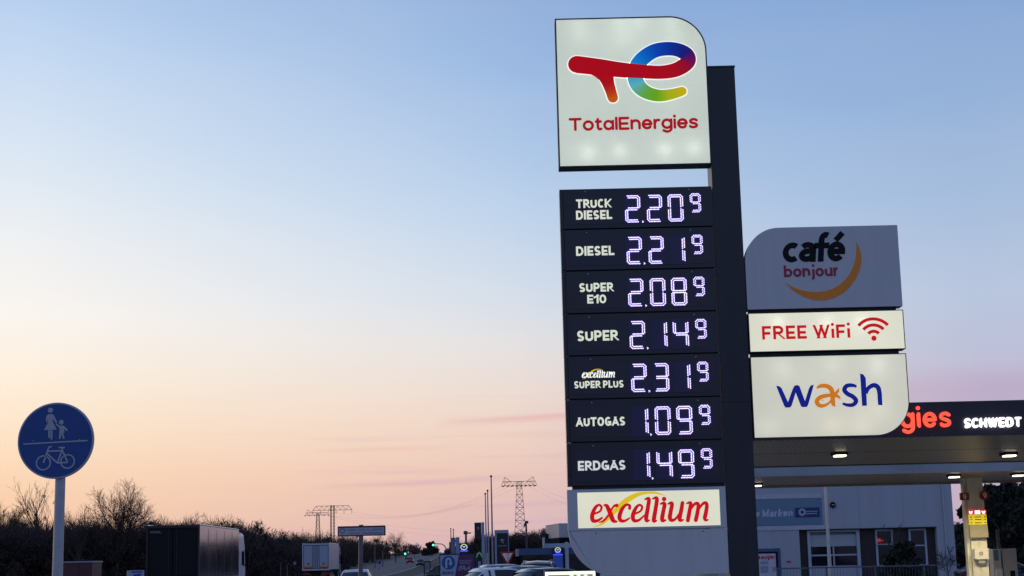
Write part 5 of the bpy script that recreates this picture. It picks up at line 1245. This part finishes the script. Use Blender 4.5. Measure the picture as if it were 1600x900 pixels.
pn = MB().box(D1(741.5, 830).x, D1(752, 830).x, Y_ - .1, Y_ + .15, D1(746, 842).z, D1(746, 816.5).z).build('panel', M_signdark, t); MB().box(D1(752.3, 830).x, D1(756.8, 830).x, Y_ - .08, Y_ + .15, 0, D1(754, 816).z).build('post', M_silver, t)
q = MB(); c = D1(747, 825.5); lion(q, (c.x, c.z), .17, Y_ - .101); q.build('emblem', M_logo, pn)
Y_ = 108.0; D2 = lambda x, y: at(x, y, Y_)
t = thing('dealer_sign', 'broad dark pillar sign with lion emblem in a silver frame, behind the yield sign', 'sign', (D2(784, 860).x, Y_, 0), 'dealership signs')
q = MB(); xl, xr, zt2 = D2(773, 850).x, D2(795, 850).x, D2(784, 828).z; q.box(xl, xl + .14, Y_ - .02, Y_ + .3, 0, zt2); q.box(xr - .04, xr, Y_ - .02, Y_ + .3, 0, zt2); q.box(xl + .14, xr - .04, Y_ - .02, Y_ + .3, zt2 - .22, zt2); q.build('frame', M_silver, t)
pn = MB().box(xl + .142, xr - .042, Y_ - .0, Y_ + .28, .02, zt2 - .222).build('panel', M_signdark, t)
q = MB(); c = D2(784.5, 845); lion(q, (c.x, c.z), .2, Y_ - .001); q.box(c.x - .3, c.x + .3, Y_ - .006, Y_ - .001, c.z - .36, c.z - .33); q.build('emblem', M_logo, pn)
Y_ = 112.0; D3 = lambda x, y: at(x, y, Y_)
t = thing('dealer_sign', 'black pillar sign with a lit white winged oval above a blue strip, behind the billboard', 'sign', (D3(725, 880).x, Y_, 0), 'dealership signs')
pn = MB().box(D3(718.6, 860).x, D3(731.5, 860).x, Y_, Y_ + .25, 0, D3(725, 849).z).build('pillar', M_signdark, t)
q = MB(); c = D3(724.9, 854.7); winged(q, (c.x, c.z), .25, Y_ - .001); q.build('emblem', M_litw, pn)
q = MB(); q.box(D3(719.2, 860).x, D3(730.8, 860).x, Y_ - .02, Y_ - .001, D3(725, 862).z, D3(725, 859.4).z); q.build('blue_strip', M_blueneon, pn)
# hanging banners on two poles
Y_ = 135.0; D4 = lambda x, y: at(x, y, Y_)
for px, py, xb0, xb1, yb, cc, lb in ((704.3, 827, 705, 711.3, 840, (.26, .29, .46), 'darker blue hanging banner on a thin pole beside the traffic light'), (708.3, 828, 712, 718, 839.5, (.42, .42, .55), 'paler mauve hanging banner on a thin pole left of the lion sign')):
    p = D4(px, py); t = thing('banner_pole', lb, 'banner', (p.x, Y_, 0), 'banners at the dealership')
    MB().tube([(p.x, Y_ + .05, 0), (p.x, Y_ + .05, p.z)], [.06, .035], 8).build('pole', mat('banner pole', (.1, .08, .09), .5), t)
    MB().lathe([(.03, 0), (.07, .05), (.03, .1)], 10, (p.x, Y_ + .05, p.z)).build('finial', M_black, t)
    q = MB(); n = 10
    for k in range(n + 1):
        x = D4(xb0, 850).x + (D4(xb1, 850).x - D4(xb0, 850).x) * k / n; yy = Y_ + .04 * math.sin(k * 1.6)
        for z in (D4(708, yb).z, D4(708, 866).z - 1.0):
            q.v += [(x, yy, z), (x, yy + .012, z)]
    for k in range(n): a = 4 * k; q.f += [(a, a + 2, a + 6, a + 4), (a + 1, a + 5, a + 7, a + 3), (a, a + 4, a + 5, a + 1), (a + 2, a + 3, a + 7, a + 6)]
    q.build('cloth', mat('banner cloth ' + lb[:6], cc, .7, var=.35, vscale=1.2), t)
p = D4(703.7, 853); t = thing('brown_sign', 'small brown upright sign box left of the hanging banners', 'sign', (p.x, 140, 0))
Y_ = 140.0; MB().box(at(702, 850, Y_).x, at(705, 850, Y_).x, Y_, Y_ + .2, at(703, 861, Y_).z, at(703, 847, Y_).z).build('panel', mat('brown sign', (.09, .06, .06), .6), t); MB().box(p.x - .04 + .05, p.x + .1, Y_ + .05, Y_ + .15, 0, at(703, 861, Y_).z).build('post', M_silver, t)
# green gabled hut
Y_ = 125.0; D5 = lambda x, y: (at(x, y, Y_).x, at(x, y, Y_).z)
t = thing('gabled_stand', 'small white stand with a green lit gable beside the purple billboard', 'kiosk', (D5(752, 880)[0], Y_, 0))
q = MB(); a, b, c = D5(744, 871), D5(749, 862.5), D5(754, 871)
MB().box(D5(744.5, 880)[0], D5(762, 880)[0], Y_ + .2, Y_ + 2.5, 0, D5(750, 864)[1]).build('wall', mat('stand wall', (.34, .37, .46), .6, var=.15, vscale=.7), t)
MB().prism([D5(745, 900), D5(745, 871.5), D5(749, 864.5), D5(753.2, 871.5), D5(753.2, 900)], Y_ + .1, Y_ + .19).build('gable_front', M_signdark, t)
for s in ([a, b], [b, c]): stroke(q, [p + (.05,) for p in s], Y_ + .1, th=.08 + (.01 if s[0] is b else 0), cap=False)
q.build('green_trim', mat('green lit trim', (.1, .3, .1), .4, emit=(.18, .5, .2), es=.14), t)
q = MB(); q.box(D5(747, 880)[0], D5(751, 880)[0], Y_ + .07, Y_ + .1, 0, D5(749, 877)[1]); q.build('counter', mat('counter pale', (.4, .38, .42), .6), t)
# glazed showroom with blue entrance pillar
Y_ = 90.0; H_ = lambda x, y: at(x, y, Y_)
sh = thing('car_showroom', 'low glazed car showroom with dark blue roof edge and a glowing blue entrance panel', 'building', (H_(850, 870).x, Y_, 0))
hx0, hx1, hz0, hz1 = H_(811, 862).x, H_(900, 862).x + 1.5, H_(845, 866.8).z, H_(845, 856.5).z
M_blfas = mat('blue roof edge', (.045, .1, .19), .4, var=.08)
MB().box(hx0, hx1, Y_, Y_ + 10, hz0, hz1).build('roof_edge', M_blfas, sh)
MB().box(hx0 - .22, hx0 - .003, Y_ + .3, Y_ + 10, hz0 - .05, hz1 - .02).build('end_cap', mat('end cap pale', (.5, .48, .52), .5), sh)
gl = MB().box(hx0 + .1, hx1 - .1, Y_ + 1.0, Y_ + 9.5, 0, hz0 - .004).build('glazing', M_glass, sh)
q = MB(); x = hx0 + .1
while x < hx1: q.box(x, x + .06, Y_ + .93, Y_ + .995, 0, hz0 - .006); x += 1.1
q.box(hx0 + .1, hx1 - .1, Y_ + .92, Y_ + .99, hz0 - .35, hz0 - .28); q.build('mullion', M_signdark, gl)
bp_ = MB().box(H_(864, 870).x, H_(879, 870).x, Y_ - .3, Y_ + .3, 0, H_(871, 866).z).build('entrance_panel', mat('blue panel', (.02, .06, .26), .35, emit=(.02, .07, .35), es=.25), sh)
MB().box(H_(864, 870).x, H_(879, 870).x, Y_ - .36, Y_ - .3, H_(871, 867.6).z, H_(871, 866).z).build('blue_light_strip', M_blueneon, bp_)
hp = MB().box(H_(863.5, 860).x, H_(879.5, 860).x, Y_ - .32, Y_ - .003, H_(871, 866).z + .004, H_(871, 855.5).z).build('emblem_panel', M_signdark, sh)
q = MB(); c = H_(871.3, 859.2); winged(q, (c.x, c.z), .17, Y_ - .321); q.build('emblem', M_litw, hp)
q = MB(); q.box(H_(867, 860).x, H_(876, 860).x, Y_ - .34, Y_ - .321, H_(871, 864.6).z, H_(871, 863.4).z); q.build('blue_strip', M_blueneon, hp)
MB().box(H_(882.5, 860).x, H_(888, 860).x, Y_ - .5, Y_ - .2, 0, H_(885, 847).z).build('white_pillar', M_pale, sh)
q = MB(); q.box(H_(851, 850).x, H_(886, 850).x + 3, Y_ + 2, Y_ + 4, hz1 + .004, H_(870, 848.5).z); q.box(H_(849.5, 850).x, H_(852.3, 850).x, Y_ + 1.8, Y_ + 3.9, hz1 + .004, H_(851, 839).z)
q.build('upper_parapet', M_pale, sh)
q = MB(); g0 = H_(858, 845)
q.prism_z([(H_(857, 840).x, Y_ + 8.0), (H_(876, 840).x, Y_ + 3.0), (H_(876, 840).x + 9, Y_ + 5.4), (H_(857, 840).x + 9, Y_ + 11)], H_(865, 839).z, H_(865, 816).z); up = q.build('upper_storey', mat('upper storey cladding', (.5, .46, .46), .5, var=.05), sh)
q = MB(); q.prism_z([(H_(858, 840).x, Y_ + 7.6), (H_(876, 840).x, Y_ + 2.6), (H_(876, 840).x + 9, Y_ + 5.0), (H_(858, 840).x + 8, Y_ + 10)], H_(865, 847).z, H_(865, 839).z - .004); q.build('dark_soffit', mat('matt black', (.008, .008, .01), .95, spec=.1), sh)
q = MB(); c = H_(857, 835.5); q.lathe([(.25, 0), (.28, .12), (.25, .2)], 16, (c.x - .15, Y_ + 7.0, c.z), 'Y'); q.box(c.x, c.x + .5, Y_ + 7, Y_ + 7.15, c.z - .15, c.z + .15); q.build('sign_bracket', M_edge, up)
# lit display in front
Y_ = 34.0; I_ = lambda x, y: at(x, y, Y_)
t = thing('lit_display', 'low bright cream lit display box below the rounded foot of the price sign', 'display', (I_(890, 890).x, Y_, 0))
q = MB(); q.box(I_(851.5, 890).x, I_(930, 890).x, Y_, Y_ + .4, .1, I_(890, 893.2).z); q = q.build('frame', mat('cream lit frame', (.7, .7, .6), .4, emit=(250, 250, 205), es=1.5), t)
MB().box(I_(856, 890).x, I_(926, 890).x, Y_ - .01, Y_ - .001, .2, I_(890, 897.6).z).build('screen', mat('grey green screen', (.3, .34, .28), .5, emit=(130, 145, 120), es=.7), t)
q2 = MB()
for x in (893, 904, 915): disc(q2, (I_(x, 900).x, I_(x, 899.5).z - .02), .05, Y_ - .0105); 
q2.build('icon', M_halo, t)
MB().box(I_(850, 890).x, I_(851.3, 890).x + .005, Y_ - .05, Y_ + .3, 0, I_(851, 891).z).build('side_post', M_galv, t)
for x in (860, 918): MB().box(I_(x, 890).x - .04, I_(x, 890).x + .04, Y_ + .1, Y_ + .2, 0, .1).build('foot', M_galv, t)
# floodlight mast
Y_ = 118.0; p = at(822.3, 815, Y_)
t = thing('floodlight_mast', 'thin dark floodlight mast rising above the showroom roof', 'lamp post', (p.x, Y_, 0))
MB().tube([(p.x, Y_, 0), (p.x, Y_, p.z - .2)], [.09, .05], 8).build('pole', mat('mast dark', (.04, .04, .05), .5), t)
q = MB(); q.box(p.x - .12, p.x + .16, Y_ - .15, Y_ + .15, p.z - .15, p.z + .05); q.box(p.x - .2, p.x + .02, Y_ - .12, Y_ + .12, p.z - .32, p.z - .12); q.build('floodlight', M_signdark, t, bevel=.02)

# ------------------------------------------------------------------ traffic lights, lamps and small signs along the road
M_pole = mat('street pole', (.09, .085, .1), .5, .3)
M_green = mat('green signal', (.1, .6, .4), .3, emit=(.12, 1.0, .62), es=2.2)
Y_ = 300.0; g = gz(Y_); J = lambda x, y: at(x, y, Y_)
t = thing('traffic_light', 'traffic light with green signal hanging from a curved arm over the road', 'traffic light', (J(696.5, 870).x, Y_, g), 'traffic lights')
MB().tube([(J(696.7, 870).x, Y_, g), (J(696.7, 858).x, Y_, J(696.7, 858).z), (J(695, 853).x, Y_, J(695, 853).z), (J(690, 850).x, Y_, J(690, 850).z), (J(678, 849.5).x, Y_, J(678, 849.5).z)], [.13, .1, .09, .08, .07], 8).build('mast_arm', M_pole, t)
c = J(677, 849.3); hs = MB().box(c.x - .2, c.x + .2, Y_ - .2, Y_ + .1, c.z - .55, c.z + .5).build('signal_head', M_signdark, t)
q = MB(); disc(q, (c.x, c.z - .28), .2, Y_ - .201, th=.06, n=14); q.build('green_lens', M_green, hs)
c = J(695.8, 862.3); MB().box(c.x - .22, c.x + .22, Y_ - .25, Y_ + .1, c.z - .4, c.z + .35).build('repeater_head', M_signdark, t)
Y_ = 380.0; g = gz(Y_)
c = J2 = at(633.2, 865.3, Y_)
t = thing('traffic_light', 'small green traffic light with a blue arrow sign below, on the road island', 'traffic light', (c.x, Y_, g), 'traffic lights')
MB().tube([(c.x + .3, Y_, g), (c.x + .3, Y_, c.z + .5)], .07, 8).build('pole', M_pole, t)
hs = MB().box(c.x - .2, c.x + .2, Y_ - .25, Y_ + .05, c.z - .35, c.z + 1.1).build('signal_head', M_signdark, t); q = MB(); disc(q, (c.x, c.z), .24, Y_ - .251, th=.06, n=14); q.build('green_lens', M_green, hs)
d = at(634.7, 872, Y_); q = MB(); disc(q, (d.x, d.z), .35, Y_ - .08, th=.03, n=20); sgn = q.build('blue_plate', M_signblue, t); q = MB(); stroke(q, [(d.x + .15, d.z + .15, .05), (d.x - .15, d.z - .15, .05)], Y_ - .111, cap=False); q.build('arrow', M_signwhite, sgn)
for Y_, pts, lb in ((330, [(585.8, 874.5), (585.8, 860), (586, 853.5), (588, 852.5)], 'plain grey street lamp left of the curved one by the wood'), (345, [(598, 873), (598, 862), (600, 856.5), (605, 853), (613, 852)], 'street lamp with a long curved arm at the edge of the wood')):
    g = gz(Y_); q = [at(x, y, Y_) for x, y in pts]; t = thing('street_lamp', lb, 'street lamp', (q[0].x, Y_, g), 'street lamps by the wood')
    MB().tube([(q[0].x, Y_, g - .3)] + [(p.x, p.y, p.z) for p in q[1:]], [.13, .1, .09, .08, .07][: len(q)], 8).build('pole', mat('grey lamp pole', (.14, .14, .17), .5, .3), t)
    e = q[-1]; MB().box(e.x - .15, e.x + .75, Y_ - .14, Y_ + .14, e.z - .08, e.z + .06).build('lamp_head', M_edge, t, bevel=.02)
Y_ = 260.0; g = gz(Y_); c = at(593, 885, Y_)
t = thing('chevron_marker', 'red and white striped marker post with blue disc on the road island', 'road sign', (c.x, Y_, g))
bd = MB().box(c.x - .16, c.x + .16, Y_ - .03, Y_ + .03, c.z - .75, c.z + .35).build('marker_board', mat('marker white', (.6, .58, .62), .45), t)
q = MB()
for k in range(4): z = c.z - .72 + k * .27; q.prism([(c.x - .158, z), (c.x + .158, z + .12), (c.x + .158, z + .25), (c.x - .158, z + .13)], Y_ - .036, Y_ - .0305)
q.build('stripes', mat('marker red', (.35, .02, .04), .45), bd)
q = MB(); disc(q, (c.x + .02, c.z + .62), .26, Y_ - .01, th=.03, n=20); q.build('blue_disc', M_signblue, t)
MB().tube([(c.x, Y_ + .05, g), (c.x, Y_ + .05, c.z + .7)], .04, 6).build('pole', M_pole, t)
Y_ = 150.0; c = at(460.8, 880, Y_)
t = thing('verge_sign', 'small grey road sign on a post before the dark wood, left of the white lorry', 'road sign', (c.x, Y_, 0))
MB().box(c.x - .13, c.x + .13, Y_ - .02, Y_ + .01, c.z - .15, c.z + .14).build('plate', mat('grey plate', (.26, .26, .3), .5), t); MB().bar((c.x, Y_ + .04, 0), (c.x, Y_ + .04, c.z + .1), .03, n=8).build('pole', M_pole, t)
Y_ = 120.0
for px, yt, lb in ((438.7, 880, 'thin grey marker pole right of the dark truck, the left of two'), (449, 882, 'thin grey marker pole nearer the white lorry, the right of two')):
    c = at(px, yt, Y_); t = thing('marker_pole', lb, 'pole', (c.x, Y_, 0), 'thin poles on the verge'); MB().bar((c.x, Y_, 0), (c.x, Y_, c.z), .035, n=8).build('pole', M_pole, t); MB().box(c.x - .05, c.x + .05, Y_ - .05, Y_ + .05, c.z, c.z + .06).build('cap', M_signdark, t)
# poster frame on the verge
Y_ = 140.0; c0, c1 = at(662, 880, Y_), at(673, 880, Y_)
t = thing('poster_frame', 'dark framed grey poster stand on the verge left of the billboard', 'poster stand', ((c0.x + c1.x) / 2, Y_, 0))
q = MB(); zt = at(668, 876.5, Y_).z; zb = at(668, 897, Y_).z
q.box(c0.x, c0.x + .09, Y_ - .05, Y_ + .05, 0, zt); q.box(c1.x - .09, c1.x, Y_ - .05, Y_ + .05, 0, zt); q.box(c0.x + .09, c1.x - .09, Y_ - .05, Y_ + .05, zt - .1, zt); q.build('frame', M_signdark, t)
MB().box(c0.x + .09, c1.x - .09, Y_ - .02, Y_ + .02, max(.05, zb), zt - .1).build('poster', mat('grey poster', (.22, .24, .25), .5, var=.3, vscale=1.2), t)
# left background: shed, blue board, white edge sign
Y_ = 105.0; c0, c1 = at(95, 890, Y_), at(144, 889, Y_); zt = at(118, 877, Y_).z
t = thing('red_shed', 'low red brown shed with a pale roof edge behind the sign pole', 'shed', ((c0.x + c1.x) / 2, Y_, 0))
MB().box(c0.x, c1.x, Y_, Y_ + 2.4, .02, zt - .1).build('wall', mat('red brown sheet', (.09, .03, .035), .6, var=.15, vscale=2), t); MB().box(c0.x - .05, c1.x + .05, Y_ - .06, Y_ + 2.5, zt - .097, zt).build('roof', mat('pale roof edge', (.36, .33, .36), .6), t)
MB().box(c1.x - .9, c1.x - .86, Y_ - .02, Y_ - .003, .1, zt - .12).build('door_edge', M_signdark, t)
Y_ = 100.0; c0, c1 = at(197, 890, Y_), at(225, 890, Y_); zt = at(212, 891, Y_).z
t = thing('blue_board', 'small blue and white advertising board left of the dark lorry', 'sign', ((c0.x + c1.x) / 2, Y_, 0))
bd = MB().box(c0.x + .2, c1.x, Y_, Y_ + .08, zt - .9, zt).build('panel', mat('board white blue', (.36, .42, .55), .5), t); MB().box(c0.x + .05, c0.x + .17, Y_ - .02, Y_ + .1, 0, zt - .02).build('post', M_pale, t)
MB().box(c1.x - .2, c1.x - .1, Y_ + .083, Y_ + .15, 0, zt - .1).build('post', M_pale, t)
q = MB(); q.box(c0.x + .34, c1.x - .1, Y_ - .006, Y_ - .001, zt - .16, zt - .06); q.prism([(c0.x + .3, zt - .45), (c1.x - .3, zt - .45), (c1.x - .12, zt - .22), (c0.x + .55, zt - .25)], Y_ - .006, Y_ - .001); q.build('print', mat('board blue', (.01, .08, .3), .5), bd)
# crane far away
Y_ = 500.0; c = at(728, 833, Y_)
t = thing('tower_crane', 'tiny far tower crane left of the lion sign', 'crane', (c.x, Y_, gz(Y_)))
MB().bar((c.x, Y_, gz(Y_)), (c.x, Y_, c.z + .4), .32).build('mast', M_pole, t); MB().bar((c.x - .8, Y_, c.z), (at(736, 833, Y_).x, Y_, c.z), .2).build('jib', mat('crane jib', (.3, .12, .1), .5), t); MB().box(c.x - .7, c.x + .5, Y_ - .5, Y_ + .5, c.z - .4, c.z + .7).build('cab', M_pole, t)

# ------------------------------------------------------------------ power line towers and wires
M_lat = mat('lattice steel', (.11, .08, .08), .7)
def lattice(mb, p0, p1, w0, w1, n, r):
    """four legged lattice mast between two heights"""
    for i in range(n):
        a, b = i / n, (i + 1) / n; za, zb = p0[2] + (p1[2] - p0[2]) * a, p0[2] + (p1[2] - p0[2]) * b; wa, wb = w0 + (w1 - w0) * a, w0 + (w1 - w0) * b
        ca = [(p0[0] + sx * wa, p0[1] + sy * wa, za) for sx, sy in ((-1, -1), (1, -1), (1, 1), (-1, 1))]; cb = [(p0[0] + sx * wb, p0[1] + sy * wb, zb) for sx, sy in ((-1, -1), (1, -1), (1, 1), (-1, 1))]
        for k in range(4):
            mb.bar(ca[k], cb[k], r); mb.bar(ca[k], cb[(k + 1) % 4], r * .6); mb.bar(ca[(k + 1) % 4], cb[k], r * .6); mb.bar(cb[k], cb[(k + 1) % 4], r * .6)
def truss(mb, a, b, h, n, r):
    a, b = Vector(a), Vector(b); up = Vector((0, 0, h))
    mb.bar(a, b, r); mb.bar(a.lerp(b, .04) + up, b.lerp(a, .04) + up, r)
    for i in range(n):
        p, q = a.lerp(b, i / n), a.lerp(b, (i + 1) / n); m = p.lerp(q, .5) + up; mb.bar(p, m, r * .7); mb.bar(m, q, r * .7)
Y_ = 1000.0; V_ = lambda x, y: at(x, y, Y_); gg = gz(Y_); px_ = Y_ / FPX
t = thing('power_pylon', 'lattice power pylon with one wide crossarm and raised tips, right of the flagpoles', 'power pylon', (V_(811.5, 860).x, Y_, gg), 'power pylons')
c = V_(811.3, 757); q = MB(); lattice(q, (c.x, Y_, gg - 1), (c.x, Y_, c.z + 1.8), 4.3, 1.45, 11, .12); q.build('mast', M_lat, t)
q = MB(); xl, xr = V_(783, 759).x, V_(839, 759).x; truss(q, (xl, Y_, c.z - .6), (xr, Y_, c.z - .6), 2.6, 9, .13)
for s, xe in ((-1, xl), (1, xr)): q.bar((xe - s * 2.4, Y_, c.z + 4.8), (xe - s * 6.4, Y_, c.z + 1.9), .13); q.bar((xe - s * 2.4, Y_, c.z + 4.8), (xe - s * 2.4, Y_, c.z - .6), .09); q.bar((xe - s * 2.4, Y_, c.z + 4.8), (xe, Y_, c.z - .6), .09); q.bar((xe - s * 2.4, Y_, c.z + 1.4), (xe - s * 6.4, Y_, c.z + 1.9), .09)
q.build('crossarm', M_lat, t)
for k in range(8):
    x = xl + (xr - xl) * (k + .5) / 8; MB().bar((x - .9, Y_, c.z - 1.3), (x + .9, Y_, c.z - .7), .3).build('insulator', M_lat, t)
t = thing('power_pylon', 'tall power pylon with a deep gantry crossarm on twin masts, above the white lorry', 'power pylon', (V_(520, 860).x, Y_, gg), 'power pylons')
c = V_(519.5, 797); q = MB()
for dx in (-.95, .95): lattice(q, (c.x + dx, Y_, gg - 1), (c.x + dx, Y_, c.z + 3), .4, .4, 16, .09)
q.build('mast', M_lat, t)
q = MB(); xl, xr = V_(488.5, 797).x, V_(550, 797).x; a = 2.3; z0 = c.z
q.bar((xl, Y_, z0), (xr, Y_, z0), .13); q.bar((xl + a, Y_, z0 + 2.7), (xr - a, Y_, z0 + 2.7), .13); q.bar((xl, Y_, z0), (xl + a, Y_, z0 + 2.7), .13); q.bar((xr, Y_, z0), (xr - a, Y_, z0 + 2.7), .13)
for k in range(6): x0_ = xl + a + (xr - xl - 2 * a) * k / 6; x1_ = xl + a + (xr - xl - 2 * a) * (k + 1) / 6; m_ = (x0_ + x1_) / 2; q.bar((x0_, Y_, z0 + 2.7), (m_, Y_, z0), .09); q.bar((m_, Y_, z0), (x1_, Y_, z0 + 2.7), .09)
q.build('crossarm', M_lat, t)
for k in range(6): x = xl + (xr - xl) * (k + .02) / 5.04 * 1.0; MB().bar((x, Y_, z0 - 2.6), (x, Y_, z0), .11).build('insulator', M_lat, t)
Y_ = 1300.0; c = V_ = at(496.7, 805, Y_); gg = gz(Y_)
t = thing('power_pylon', 'smaller slim power pylon, the leftmost and farthest of the three', 'power pylon', (c.x, Y_, gg), 'power pylons')
q = MB(); lattice(q, (c.x, Y_, gg - 1), (c.x, Y_, c.z + 1.6), 2.6, 1.0, 10, .13); q.build('mast', M_lat, t)
q = MB(); xl, xr = at(476.5, 805, Y_).x, at(513.5, 805, Y_).x; truss(q, (xl, Y_, c.z), (xr, Y_, c.z), 2.2, 7, .14); q.bar((xl + 1.9, Y_, c.z + 4.6), (xl + 6.5, Y_, c.z + 2.2), .13); q.bar((xl + 1.9, Y_, c.z + 4.6), (xl + 1.9, Y_, c.z), .1); q.build('crossarm', M_lat, t)
for k in range(6): x = xl + (xr - xl) * k / 5; q = MB(); q.lathe([(.1, 0), (.5, .3), (.5, .6), (.1, .9)], 8, (x, Y_, c.z - .8)); q.build('insulator', M_lat, t)
M_wire = mat('wire', (.16, .12, .14), .6)
GW = 'power wires across the dusk sky'
for i, (a, b, sag) in enumerate((((550, 800, 1000), (783, 760, 1000), 9), ((520, 800, 1000), (797, 760, 1000), 10), ((489, 800, 1000), (812, 760, 1000), 11), ((839, 759, 1000), (1010, 778, 700), 6), ((826, 759, 1000), (1000, 800, 800), 6), ((514, 806, 1300), (800, 836, 1300), 7), ((513, 806, 1300), (900, 826, 1500), 8))):
    p, q_ = at(*a), at(*b); pts = []
    for k in range(25): s = k / 24; v = p.lerp(q_, s); v.z -= sag * 4 * s * (1 - s); pts.append(tuple(v))
    o = MB().tube(pts, .028, 4).build('power_wire', M_wire)
    tag(o, 'thin sagging power wire strung between the far pylons across the pale sky', 'wire', GW)
